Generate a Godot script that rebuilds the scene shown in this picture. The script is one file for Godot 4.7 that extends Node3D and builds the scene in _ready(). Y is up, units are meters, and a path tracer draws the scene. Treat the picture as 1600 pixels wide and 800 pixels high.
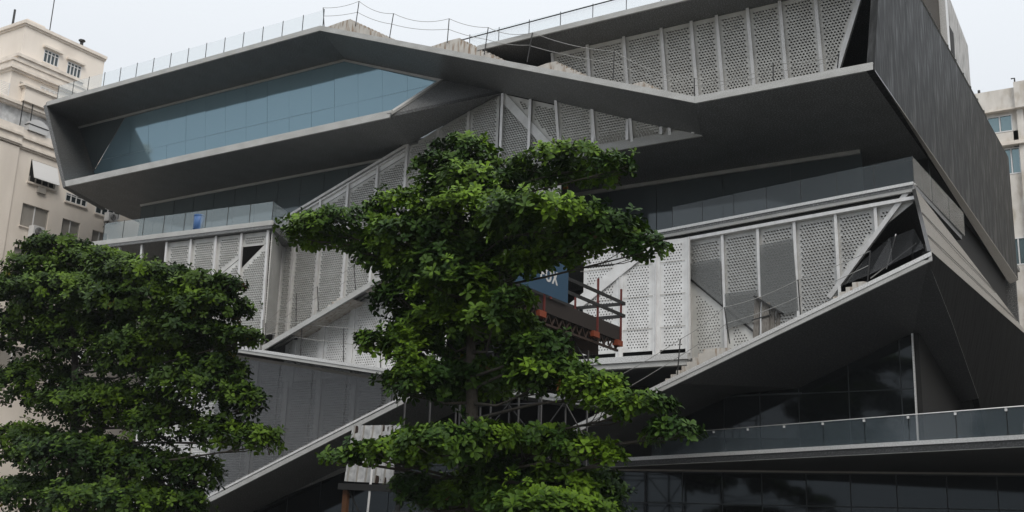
extends Node3D
# A museum of folded concrete plates on an overcast, rainy day, seen from across the street.
# The camera stands at the origin; x runs along the facade, z towards the street, metres throughout.

var rng := RandomNumberGenerator.new()
var taken := {}
var M := {}

# ------------------------------------------------------------------ naming and tagging
func numbered(called: String) -> String:
	if not taken.has(called):
		taken[called] = 0
		return called
	taken[called] += 1
	return "%s_%03d" % [called, taken[called]]

func tag(o: Node, label: String, category: String, group := "", kind := "") -> void:
	o.set_meta("label", label)
	o.set_meta("category", category)
	if group: o.set_meta("group", group)
	if kind: o.set_meta("kind", kind)

func thing(called: String, label: String, category: String, at := Vector3.ZERO, group := "") -> Node3D:
	var o := Node3D.new()
	o.name = numbered(called)
	add_child(o)
	o.position = at
	tag(o, label, category, group)
	return o

func obj(called: String, mesh: Mesh, mat: Material, parent: Node3D = null) -> MeshInstance3D:
	var o := MeshInstance3D.new()
	o.mesh = mesh
	o.material_override = mat
	if parent == null:
		o.name = numbered(called)
		add_child(o)
	else:
		if parent.get_meta("names", {}).is_empty(): parent.set_meta("names", {})
		var n: Dictionary = parent.get_meta("names")
		var c: int = n.get(called, -1) + 1
		n[called] = c
		o.name = called if c == 0 else "%s_%03d" % [called, c]
		parent.add_child(o)
		o.position = -off(parent)
	return o

func off(p: Node3D) -> Vector3:          # where a thing's origin is, so that parts can be given in scene metres
	var v := Vector3.ZERO
	var q: Node = p
	while q is Node3D and q != self:
		v += (q as Node3D).position
		q = q.get_parent()
	return v

func struct(called: String, mesh: Mesh, mat: Material) -> MeshInstance3D:
	var o := obj(called, mesh, mat)
	o.set_meta("kind", "structure")
	return o

# ------------------------------------------------------------------ shapes
func st_new() -> SurfaceTool:
	var st := SurfaceTool.new()
	st.begin(Mesh.PRIMITIVE_TRIANGLES)
	st.set_smooth_group(-1)
	return st

func done(st: SurfaceTool) -> ArrayMesh:
	st.generate_normals()
	return st.commit()

func tri(st: SurfaceTool, a: Vector3, b: Vector3, c: Vector3) -> void:
	st.add_vertex(a); st.add_vertex(b); st.add_vertex(c)

func quad(st: SurfaceTool, a: Vector3, b: Vector3, c: Vector3, d: Vector3) -> void:
	tri(st, a, b, c); tri(st, a, c, d)

func face(st: SurfaceTool, p: Array, flip := false) -> void:   # a flat polygon, convex or not
	var n := Vector3.ZERO
	for i in p.size():
		n += (p[i] - p[0]).cross(p[(i + 1) % p.size()] - p[0])
	n = n.normalized()
	var u: Vector3 = (p[1] - p[0]).normalized()
	var v := n.cross(u)
	var q := PackedVector2Array()
	for a in p: q.append(Vector2((a - p[0]).dot(u), (a - p[0]).dot(v)))
	var t := Geometry2D.triangulate_polygon(q)
	for i in range(0, t.size(), 3):
		if flip: tri(st, p[t[i]], p[t[i + 2]], p[t[i + 1]])
		else: tri(st, p[t[i]], p[t[i + 1]], p[t[i + 2]])

func prism(st: SurfaceTool, p: Array, by: Vector3) -> void:    # closed solid: the polygon and its copy moved by «by»
	var n := Vector3.ZERO
	for i in p.size():
		n += (p[i] - p[0]).cross(p[(i + 1) % p.size()] - p[0])
	var q := p.duplicate()
	if n.dot(by) > 0: q.reverse()
	var o := []
	for a in q: o.append(a + by)
	face(st, q, true)
	face(st, o, false)
	for i in q.size():
		var j := (i + 1) % q.size()
		quad(st, q[i], q[j], o[j], o[i])

func solid(p: Array, by: Vector3) -> ArrayMesh:
	var st := st_new()
	prism(st, p, by)
	return done(st)

func box(st: SurfaceTool, a: Vector3, b: Vector3) -> void:
	prism(st, [Vector3(a.x, a.y, a.z), Vector3(b.x, a.y, a.z), Vector3(b.x, b.y, a.z), Vector3(a.x, b.y, a.z)], Vector3(0, 0, b.z - a.z))

func boxm(a: Vector3, b: Vector3) -> ArrayMesh:
	var st := st_new()
	box(st, a, b)
	return done(st)

func bar(st: SurfaceTool, a: Vector3, b: Vector3, w: float, d: float, facing := Vector3(0, 0, 1)) -> void:
	var t := (b - a).normalized()
	var s := t.cross(facing).normalized() * w * 0.5
	var f := s.cross(t).normalized() * d * 0.5
	prism(st, [a - s - f, a + s - f, a + s + f, a - s + f], b - a)

func barm(a: Vector3, b: Vector3, w: float, d: float, facing := Vector3(0, 0, 1)) -> ArrayMesh:
	var st := st_new()
	bar(st, a, b, w, d, facing)
	return done(st)

func tube(st: SurfaceTool, path: Array, radii: Array, sides := 6) -> void:
	var rings := []
	var side := Vector3.RIGHT
	for i in path.size():
		var d: Vector3 = (path[mini(i + 1, path.size() - 1)] - path[maxi(i - 1, 0)]).normalized()
		if absf(d.dot(side)) > 0.95: side = Vector3.FORWARD
		var s := (side - d * side.dot(d)).normalized()
		side = s
		var f := d.cross(s)
		var r: float = radii[mini(i, radii.size() - 1)]
		var ring := []
		for k in sides:
			var a := TAU * k / sides
			ring.append(path[i] + (s * cos(a) + f * sin(a)) * r)
		rings.append(ring)
	for i in path.size() - 1:
		for k in sides:
			var l := (k + 1) % sides
			quad(st, rings[i][k], rings[i][l], rings[i + 1][l], rings[i + 1][k])
	for k in range(1, sides - 1):
		tri(st, rings[0][0], rings[0][k + 1], rings[0][k])
		tri(st, rings[-1][0], rings[-1][k], rings[-1][k + 1])

func tubem(path: Array, r: float, sides := 6) -> ArrayMesh:
	var st := SurfaceTool.new()
	st.begin(Mesh.PRIMITIVE_TRIANGLES)
	st.set_smooth_group(0 if sides > 5 else -1)
	tube(st, path, [r], sides)
	return done(st)

func sag(a: Vector3, b: Vector3, drop: float, n := 8) -> Array:
	var p := []
	for i in n + 1:
		var t := float(i) / n
		p.append(a.lerp(b, t) + Vector3(0, -drop * 4.0 * t * (1 - t), 0))
	return p

# ------------------------------------------------------------------ materials
func noise_tex(freq: float, lo: Color, hi: Color, seed_: int, oct := 5, size := 512, mid: Variant = null, kind := FastNoiseLite.TYPE_SIMPLEX_SMOOTH) -> NoiseTexture2D:
	var n := FastNoiseLite.new()
	n.noise_type = kind
	n.frequency = freq
	n.fractal_octaves = oct
	n.seed = seed_
	var g := Gradient.new()
	g.set_color(0, lo)
	g.set_color(1, hi)
	if mid != null: g.add_point(0.5, mid)
	var t := NoiseTexture2D.new()
	t.noise = n
	t.color_ramp = g
	t.seamless = true
	t.width = size
	t.height = size
	return t

func grey(v: float) -> Color:
	return Color(v, v, v).linear_to_srgb()

func lin(r: float, g: float, b: float) -> Color:
	return Color(r, g, b).linear_to_srgb()

func mat(called: String, c: Color, rough := 0.8, metal := 0.0) -> StandardMaterial3D:
	var m := StandardMaterial3D.new()
	m.resource_name = called
	m.albedo_color = c
	m.roughness = rough
	m.metallic = metal
	M[called] = m
	return m

func textured(called: String, c: Color, rough: float, tex: Texture2D, scale: Vector3, tex2: Texture2D = null, scale2 := Vector3.ONE) -> StandardMaterial3D:
	var m := mat(called, c, rough)
	m.albedo_texture = tex
	m.uv1_triplanar = true
	m.uv1_world_triplanar = true
	m.uv1_scale = scale
	if tex2:
		m.detail_enabled = true
		m.detail_albedo = tex2
		m.detail_blend_mode = BaseMaterial3D.BLEND_MODE_MUL
		m.detail_uv_layer = BaseMaterial3D.DETAIL_UV_2
		m.uv2_triplanar = true
		m.uv2_world_triplanar = true
		m.uv2_scale = scale2
	return m

func make_materials() -> void:
	var plaster := noise_tex(0.01, Color(0.89, 0.885, 0.88), Color(1, 1, 1), 91, 6)
	var blotch := noise_tex(0.012, Color(0.72, 0.72, 0.72), Color(1, 1, 1), 3, 6)
	var fine := noise_tex(0.06, Color(0.78, 0.78, 0.77), Color(1, 1, 1), 8, 4)
	var streak := noise_tex(0.02, Color(0.55, 0.55, 0.54), Color(1, 1, 1), 21, 5, 512, Color(0.9, 0.9, 0.9))
	var drip := noise_tex(0.02, Color(0.5, 0.47, 0.43), Color(1, 1, 1), 33, 5, 512, Color(0.97, 0.97, 0.96))
	var runoff := noise_tex(0.02, Color(0.62, 0.5, 0.40), Color(1, 1, 1), 57, 4, 512, Color(0.98, 0.975, 0.97))
	var lime := noise_tex(0.03, Color(0.38, 0.38, 0.38), Color(1.0, 1.0, 1.0), 71, 5, 512, Color(0.52, 0.52, 0.52))
	var stain := noise_tex(0.016, Color(0.80, 0.77, 0.73), Color(1, 1, 1), 61, 5, 512, Color(0.95, 0.945, 0.94))
	var speck := noise_tex(0.07, Color(0.46, 0.46, 0.46), Color(1.0, 1.0, 1.0), 44, 2, 512, Color(0.56, 0.56, 0.56))
	# concrete plates: dark wet soffits and a shaded copy, paler edges
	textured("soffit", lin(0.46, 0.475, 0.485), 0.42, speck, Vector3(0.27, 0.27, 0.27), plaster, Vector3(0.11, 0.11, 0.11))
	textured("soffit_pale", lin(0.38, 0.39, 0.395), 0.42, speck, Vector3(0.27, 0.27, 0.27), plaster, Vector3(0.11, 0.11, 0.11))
	textured("soffit_shaded", lin(0.19, 0.197, 0.202), 0.42, speck, Vector3(0.27, 0.27, 0.27), plaster, Vector3(0.11, 0.11, 0.11))  # darker copy of soffit: falloff of light lower down put into colour
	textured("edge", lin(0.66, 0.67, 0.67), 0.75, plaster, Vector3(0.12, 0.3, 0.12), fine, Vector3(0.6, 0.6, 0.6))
	textured("stair_concrete", lin(0.62, 0.60, 0.565), 0.85, plaster, Vector3(0.3, 0.3, 0.3), runoff, Vector3(0.35, 0.06, 0.35))
	textured("granite", lin(0.095, 0.099, 0.103), 0.26, lime, Vector3(0.22, 0.03, 0.22), fine, Vector3(0.4, 0.4, 0.4))
	M.granite.metallic_specular = 0.26
	M.granite.roughness = 0.6
	M.granite.roughness_texture = streak
	M.granite.roughness_texture_channel = BaseMaterial3D.TEXTURE_CHANNEL_RED
	textured("shaded_granite", lin(0.036, 0.037, 0.038), 0.75, streak, Vector3(0.22, 0.03, 0.22), fine, Vector3(0.4, 0.4, 0.4))  # darker granite copy: the lower wall's shade and dark reflections put into colour
	M.shaded_granite.metallic_specular = 0.12
	textured("polished", grey(0.085), 0.16, streak, Vector3(0.3, 0.05, 0.3))
	M.polished.metallic_specular = 0.8
	M.polished.metallic = 0.2
	textured("coping", grey(0.8), 0.3, fine, Vector3(0.4, 0.4, 0.4))
	M.coping.metallic = 0.25
	textured("core_wall", grey(0.55), 0.8, streak, Vector3(0.3, 0.05, 0.3))
	textured("rough_wall", lin(0.16, 0.14, 0.12), 0.9, speck, Vector3(0.5, 0.5, 0.5))
	mat("dark", grey(0.012), 0.85)  # near-black: stands in for darkness behind screens and under overhangs
	mat("interior", lin(0.03, 0.033, 0.035), 0.9)
	# screens
	textured("screen", lin(0.64, 0.645, 0.635), 0.5, plaster, Vector3(0.2, 0.2, 0.2))
	textured("screen_pale", lin(0.86, 0.87, 0.875), 0.5, plaster, Vector3(0.2, 0.2, 0.2))
	textured("screen_dull", lin(0.74, 0.74, 0.715), 0.5, plaster, Vector3(0.2, 0.2, 0.2))
	textured("steel", grey(0.80), 0.45, plaster, Vector3(0.5, 0.2, 0.5))
	M.steel.metallic = 0.3
	mat("dark_steel", grey(0.035), 0.55, 0.3)
	# glass
	mat("blue_glass", lin(0.26, 0.40, 0.475), 0.06, 0.5)
	mat("sea_glass", lin(0.12, 0.15, 0.16), 0.06, 0.35)
	mat("hall_glass", lin(0.085, 0.104, 0.114), 0.06, 0.3)
	mat("dark_glass", lin(0.019, 0.023, 0.026), 0.05, 0.6)
	mat("low_glass", lin(0.026, 0.0305, 0.0335), 0.05, 0.8)
	mat("joint", lin(0.75, 0.8, 0.82), 0.5)
	mat("dark_joint", lin(0.05, 0.06, 0.065), 0.5)
	var g := mat("guard_glass", Color(0.75, 0.85, 0.88, 0.10), 0.05)
	g.transparency = BaseMaterial3D.TRANSPARENCY_ALPHA
	g = mat("grey_guard", Color(0.30, 0.34, 0.36, 0.26), 0.06)
	g.transparency = BaseMaterial3D.TRANSPARENCY_ALPHA
	g = mat("guard_dark", Color(0.40, 0.45, 0.48, 0.24), 0.06)
	g.transparency = BaseMaterial3D.TRANSPARENCY_ALPHA
	M.grey_guard.metallic_specular = 0.33
	g.metallic_specular = 0.33
	g = mat("smoked_glass", Color(0.13, 0.135, 0.14, 0.42), 0.08)
	g.transparency = BaseMaterial3D.TRANSPARENCY_ALPHA
	g = mat("netting", Color(0.50, 0.51, 0.51, 0.5), 0.9)
	g.transparency = BaseMaterial3D.TRANSPARENCY_ALPHA
	g = mat("tarp_film", Color(0.12, 0.125, 0.13, 0.5), 0.3)
	g.transparency = BaseMaterial3D.TRANSPARENCY_ALPHA
	# neighbours
	textured("beige", lin(0.94, 0.865, 0.78), 0.9, plaster, Vector3(0.05, 0.02, 0.05))
	textured("beige_trim", lin(0.85, 0.78, 0.70), 0.9, plaster, Vector3(0.2, 0.2, 0.2))
	textured("grey_render", lin(0.8, 0.81, 0.82), 0.9, blotch, Vector3(0.2, 0.2, 0.2))
	textured("off_white", lin(0.86, 0.83, 0.78), 0.9, plaster, Vector3(0.08, 0.08, 0.08), stain, Vector3(0.1, 0.04, 0.1))
	mat("white_paint", grey(0.72), 0.6)
	mat("shutter", lin(0.36, 0.34, 0.31), 0.7)
	mat("room", grey(0.02), 0.8)
	mat("house_glass", lin(0.07, 0.09, 0.10), 0.08, 0.5)
	mat("green_glass", lin(0.20, 0.28, 0.30), 0.1, 0.7)
	mat("plastic_grey", grey(0.55), 0.5)
	# street
	textured("asphalt", grey(0.05), 0.6, speck, Vector3(0.4, 0.4, 0.4), blotch, Vector3(0.03, 0.03, 0.03))
	textured("paving", grey(0.42), 0.7, speck, Vector3(0.5, 0.5, 0.5), blotch, Vector3(0.06, 0.06, 0.06))
	textured("earth", lin(0.14, 0.13, 0.11), 0.95, blotch, Vector3(0.02, 0.02, 0.02))
	textured("sand", lin(0.45, 0.40, 0.32), 0.95, blotch, Vector3(0.05, 0.05, 0.05))
	mat("sea_water", lin(0.03, 0.05, 0.055), 0.15)
	mat("line_paint", grey(0.7), 0.7)
	# trees
	textured("bark", lin(0.07, 0.06, 0.05), 0.95, drip, Vector3(2, 0.4, 2))
	var lf := mat("leaf", Color.WHITE, 0.5)
	lf.vertex_color_use_as_albedo = true
	lf.metallic_specular = 0.25
	lf.backlight_enabled = true
	lf.backlight = lin(0.008, 0.018, 0.002)
	for k in 3:
		var q := mat("leaf_%d" % k, [lin(0.055, 0.10, 0.014), lin(0.075, 0.13, 0.016), lin(0.035, 0.072, 0.012)][k], 0.5)
		q.metallic_specular = 0.25
		q.backlight_enabled = true
		q.backlight = lin(0.02, 0.04, 0.006)
	# works
	mat("orange", lin(0.20, 0.04, 0.014), 0.7)
	mat("red_post", lin(0.12, 0.02, 0.016), 0.7)
	mat("black_rail", grey(0.018), 0.6)
	textured("deck", lin(0.028, 0.02, 0.017), 0.8, fine, Vector3(1, 1, 1))
	textured("tin", lin(0.74, 0.75, 0.76), 0.5, blotch, Vector3(0.3, 0.3, 0.3))
	textured("rust", lin(0.30, 0.12, 0.04), 0.9, speck, Vector3(1, 1, 1))
	textured("rust_dark", lin(0.09, 0.05, 0.035), 0.9, speck, Vector3(1, 1, 1))
	textured("grey_wood", lin(0.25, 0.235, 0.22), 0.9, drip, Vector3(4, 0.3, 4))
	mat("banner_blue", lin(0.025, 0.065, 0.115), 0.6)  # blue darkened: the shade behind the tree is put into the colour
	mat("rope", lin(0.35, 0.35, 0.34), 0.9)
	mat("barrel_blue", lin(0.05, 0.13, 0.32), 0.5)

# ------------------------------------------------------------------ perforated screens
var cell_mesh := {}
var PU := 0.165
var PV := 0.145

func make_cell(kind: String) -> ArrayMesh:      # one square of the sheet with its hole, and its hood where there is one
	var st := SurfaceTool.new()
	st.begin(Mesh.PRIMITIVE_TRIANGLES)
	st.set_smooth_group(-1)
	var n := 8
	var rx := 0.056 if kind == "hood" else 0.043
	var ry := 0.042 if kind == "hood" else 0.040
	var hole := []
	var rim := []
	for k in n:
		var a := TAU * (k + 0.5) / n
		hole.append(Vector3(cos(a) * rx, sin(a) * ry, 0))
	var cx := PU * 0.5
	var cy := PV * 0.5
	var e := 0.4
	rim = [Vector3(cx, cy * e, 0), Vector3(cx * e, cy, 0), Vector3(-cx * e, cy, 0), Vector3(-cx, cy * e, 0), Vector3(-cx, -cy * e, 0), Vector3(-cx * e, -cy, 0), Vector3(cx * e, -cy, 0), Vector3(cx, -cy * e, 0)]
	for k in n:
		var l := (k + 1) % n
		quad(st, hole[k], hole[l], rim[l], rim[k])
	tri(st, rim[0], rim[1], Vector3(cx, cy, 0)); tri(st, rim[2], rim[3], Vector3(-cx, cy, 0))
	tri(st, rim[4], rim[5], Vector3(-cx, -cy, 0)); tri(st, rim[6], rim[7], Vector3(cx, -cy, 0))
	st.set_smooth_group(1)
	for k in n:
		var l := (k + 1) % n
		var back := Vector3(0, 0, -0.05)
		quad(st, hole[l], hole[k], hole[k] + back, hole[l] + back)
		var sk := sin(TAU * (k + 0.5) / n)
		var sl := sin(TAU * (l + 0.5) / n)
		if kind == "hood" and sk > -0.5 and sl > -0.5:      # an eyelid over the hole
			var fk := Vector3(0, -0.015, 0.045 + 0.075 * maxf(0.0, sk))
			var fl := Vector3(0, -0.015, 0.045 + 0.075 * maxf(0.0, sl))
			quad(st, hole[k], hole[l], hole[l] * 0.92 + fl, hole[k] * 0.92 + fk)
	st.generate_normals()
	return st.commit()

func clip_area(a: PackedVector2Array, b: PackedVector2Array) -> Array:
	return Geometry2D.intersect_polygons(a, b)

func screen(parent: Node3D, p: Array, kind: String, material: Material, margin := 0.14) -> void:
	# a flat panel: p is its outline, anticlockwise from outside; cells wholly inside the outline less its margin are pierced
	var nrm := Vector3.ZERO
	for i in p.size():
		nrm += (p[i] - p[0]).cross(p[(i + 1) % p.size()] - p[0])
	nrm = nrm.normalized()
	if nrm.z < 0: nrm = -nrm
	var u := Vector3.UP.cross(nrm).normalized()
	var v := nrm.cross(u)
	var o: Vector3 = p[0]
	var q := PackedVector2Array()
	for a in p: q.append(Vector2((a - o).dot(u), (a - o).dot(v)))
	if Geometry2D.is_polygon_clockwise(q): q.reverse()
	var inner := Geometry2D.offset_polygon(q, -margin)
	var lo := q[0]
	var hi := q[0]
	for a in q:
		lo = lo.min(a); hi = hi.max(a)
	var st := st_new()
	var spots: Array[Vector2] = []
	var j := 0
	var y := lo.y
	while y < hi.y:
		var x := lo.x - (PU * 0.5 if j % 2 else 0.0)
		while x < hi.x:
			var c := PackedVector2Array([Vector2(x, y), Vector2(x + PU, y), Vector2(x + PU, y + PV), Vector2(x, y + PV)])
			var whole := false
			for part in inner:
				var ok := true
				for a in c:
					if not Geometry2D.is_point_in_polygon(a, part): ok = false
				if ok: whole = true
			if whole: spots.append(Vector2(x + PU * 0.5, y + PV * 0.5))
			else:
				for piece in clip_area(c, q):
					var t := Geometry2D.triangulate_polygon(piece)
					for i in range(0, t.size(), 3):
						tri(st, o + u * piece[t[i]].x + v * piece[t[i]].y, o + u * piece[t[i + 2]].x + v * piece[t[i + 2]].y, o + u * piece[t[i + 1]].x + v * piece[t[i + 1]].y)
			x += PU
		y += PV
		j += 1
	# a folded rim behind the sheet gives it its depth
	for i in q.size():
		var a2 := q[i]
		var b2 := q[(i + 1) % q.size()]
		var a3 := o + u * a2.x + v * a2.y
		var b3 := o + u * b2.x + v * b2.y
		quad(st, a3, b3, b3 - nrm * 0.06, a3 - nrm * 0.06)
	var panel := obj("screen_panel", done(st), material, parent)
	if spots.is_empty(): return
	var mm := MultiMesh.new()
	mm.transform_format = MultiMesh.TRANSFORM_3D
	mm.mesh = cell_mesh[kind]
	mm.instance_count = spots.size()
	var b := Basis(u, v, nrm)
	for i in spots.size():
		mm.set_instance_transform(i, Transform3D(b, o + u * spots[i].x + v * spots[i].y))
	var mi := MultiMeshInstance3D.new()
	mi.name = "perforations"
	mi.multimesh = mm
	mi.material_override = material
	mi.set_meta("kind", "stuff")
	panel.add_child(mi)

func post(parent: Node3D, a: Vector3, b: Vector3, w := 0.17) -> void:    # a T-shaped fin: flange in front, web behind
	var st := st_new()
	bar(st, a + Vector3(0, 0, 0.17), b + Vector3(0, 0, 0.17), w, 0.03)
	bar(st, a + Vector3(0, 0, 0.07), b + Vector3(0, 0, 0.07), 0.04, 0.17)
	obj("screen_post", done(st), M.steel, parent)

# a run of panels between posts; tops and bottoms are the post ends, left to right
func screen_run(parent: Node3D, tops: Array, bots: Array, kind: String, material: Material, posts := true) -> void:
	for i in tops.size():
		if posts: post(parent, bots[i], tops[i])
		if i + 1 < tops.size():
			var t: Vector3 = (tops[i + 1] - tops[i]).normalized() * 0.03
			screen(parent, [bots[i] + t, bots[i + 1] - t, tops[i + 1] - t, tops[i] + t], kind, material)

# glazing: the outline is cut along xs (fractions of u) and ys (of v) into panes with open joints before a backing
func glazing(parent: Node3D, called: String, p: Array, xs: Array, ys: Array, glass: Material, joint: Material, gap := 0.025) -> void:
	var nrm := Vector3.ZERO
	for i in p.size():
		nrm += (p[i] - p[0]).cross(p[(i + 1) % p.size()] - p[0])
	nrm = nrm.normalized()
	if nrm.z < 0: nrm = -nrm
	var u := Vector3.UP.cross(nrm).normalized()
	var v := nrm.cross(u)
	var o: Vector3 = p[0]
	var q := PackedVector2Array()
	for a in p: q.append(Vector2((a - o).dot(u), (a - o).dot(v)))
	var back := []
	for a in p: back.append(a - nrm * 0.05)
	var wall := obj(called, solid(back, -nrm * 0.05), joint, parent)
	for i in xs.size() - 1:
		for j in ys.size() - 1:
			var c := PackedVector2Array([Vector2(xs[i] + gap, ys[j] + gap), Vector2(xs[i + 1] - gap, ys[j] + gap), Vector2(xs[i + 1] - gap, ys[j + 1] - gap), Vector2(xs[i] + gap, ys[j + 1] - gap)])
			for piece in clip_area(c, q):
				if piece.size() < 3: continue
				var w := []
				# each pane sits a hair out of true, as real ones do
				var tilt := Vector2(rng.randf_range(-1, 1), rng.randf_range(-1, 1)) * 0.0035
				var mid := c[0].lerp(c[2], 0.5)
				for a in piece:
					w.append(o + u * a.x + v * a.y + nrm * ((a - mid).dot(tilt)))
				obj("pane", solid(w, -nrm * 0.02), glass, wall)

# a solid flight on a sloping plate: from a landing at its top down to where it meets the plate
func flight(parent: Node3D, plate: Callable, x_end: float, x_top0: float, x_top1: float, x_low: float, z0: float, z1: float, material: Material) -> void:
	# x_end: back end of the landing on the plate; landing top from x_top0 to x_top1; steps from x_top1 to x_low
	var yt: float = plate.call(x_top0) if absf(x_top0 - x_end) < 0.02 else plate.call(x_end) + 0.1
	yt = maxf(yt, plate.call(x_top1) + 0.3)
	var by := Vector3(0, 0, z1 - z0)
	obj("landing", solid([Vector3(x_end, plate.call(x_end) - 0.05, z0), Vector3(x_top1, plate.call(x_top1) - 0.05, z0), Vector3(x_top1, yt, z0), Vector3(x_top0, yt, z0)], by), material, parent)
	var yl: float = plate.call(x_low)
	var n := maxi(2, int(round((yt - yl) / 0.175)))
	for k in n:
		var xa: float = lerpf(x_top1, x_low, float(k) / n)
		var xb: float = lerpf(x_top1, x_low, float(k + 1) / n)
		var ys: float = lerpf(yt, yl, float(k + 1) / n)
		var pa: float = plate.call(xa) - 0.05
		var pb: float = plate.call(xb) - 0.05
		if ys <= maxf(pa, pb) + 0.02: continue
		obj("step", solid([Vector3(xa, pa, z0), Vector3(xb, pb, z0), Vector3(xb, ys, z0), Vector3(xa, ys, z0)], by), material, parent)

# frameless glass guard along a line, with thin posts at the joints
func guard(parent: Node3D, a: Vector3, b: Vector3, n: int, h: float, glass: Material, postw := 0.03, rail := 0.0) -> void:
	for i in n:
		var p := a.lerp(b, (i + 0.012) / n)
		var q := a.lerp(b, (i + 0.988) / n)
		var nz := Vector3.UP.cross(b - a).normalized()
		obj("guard_pane", solid([p, q, q + Vector3.UP * h, p + Vector3.UP * h], nz * 0.02), glass, parent)
	if postw > 0:
		for i in n + 1:
			var p := a.lerp(b, float(i) / n)
			obj("guard_post", barm(p, p + Vector3.UP * h * 1.04, postw, postw), M.dark_steel, parent)
	if rail > 0:
		obj("handrail", tubem([a + Vector3.UP * (h + 0.03), b + Vector3.UP * (h + 0.03)], rail), M.steel, parent)

# ------------------------------------------------------------------ trees
func leaf_into(st: SurfaceTool, at: Vector3, dir: Vector3, up: Vector3, l: float, w: float, bend: float) -> void:
	var s := dir.cross(up).normalized()
	var n := s.cross(dir).normalized()
	var mid := []
	var lef := []
	var rig := []
	var prof := [0.06, 0.34, 0.5, 0.36]
	for k in 4:
		var t: float = [0.0, 0.4, 0.75, 0.97][k]
		var c := at + dir * l * t + n * (-bend * t * t * l)
		mid.append(c)
		lef.append(c - s * w * prof[k] + n * w * prof[k] * 0.32)
		rig.append(c + s * w * prof[k] + n * w * prof[k] * 0.32)
	for k in 3:
		quad(st, mid[k], mid[k + 1], lef[k + 1], lef[k])
		quad(st, rig[k], rig[k + 1], mid[k + 1], mid[k])

func rosette(seed_: int) -> ArrayMesh:           # the whorl of broad leaves at a twig's end
	var r := RandomNumberGenerator.new()
	r.seed = seed_
	var st := SurfaceTool.new()
	st.begin(Mesh.PRIMITIVE_TRIANGLES)
	st.set_smooth_group(0)
	var n := r.randi_range(8, 10)
	for k in n:
		var a := TAU * k / n * 1.62 + r.randf_range(-0.3, 0.3)
		var e := r.randf_range(-0.25, 0.95)
		var d := Vector3(cos(a) * cos(e), sin(e), sin(a) * cos(e))
		var sh := r.randf_range(0.75, 1.2)
		st.set_color(Color(sh, sh, sh * r.randf_range(0.8, 1.1)))
		leaf_into(st, d * 0.03 + Vector3(0, r.randf_range(-0.05, 0.03), 0), d, Vector3.UP, r.randf_range(0.17, 0.27), r.randf_range(0.10, 0.14), r.randf_range(0.0, 0.45))
	st.generate_normals()
	return st.commit()

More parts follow.
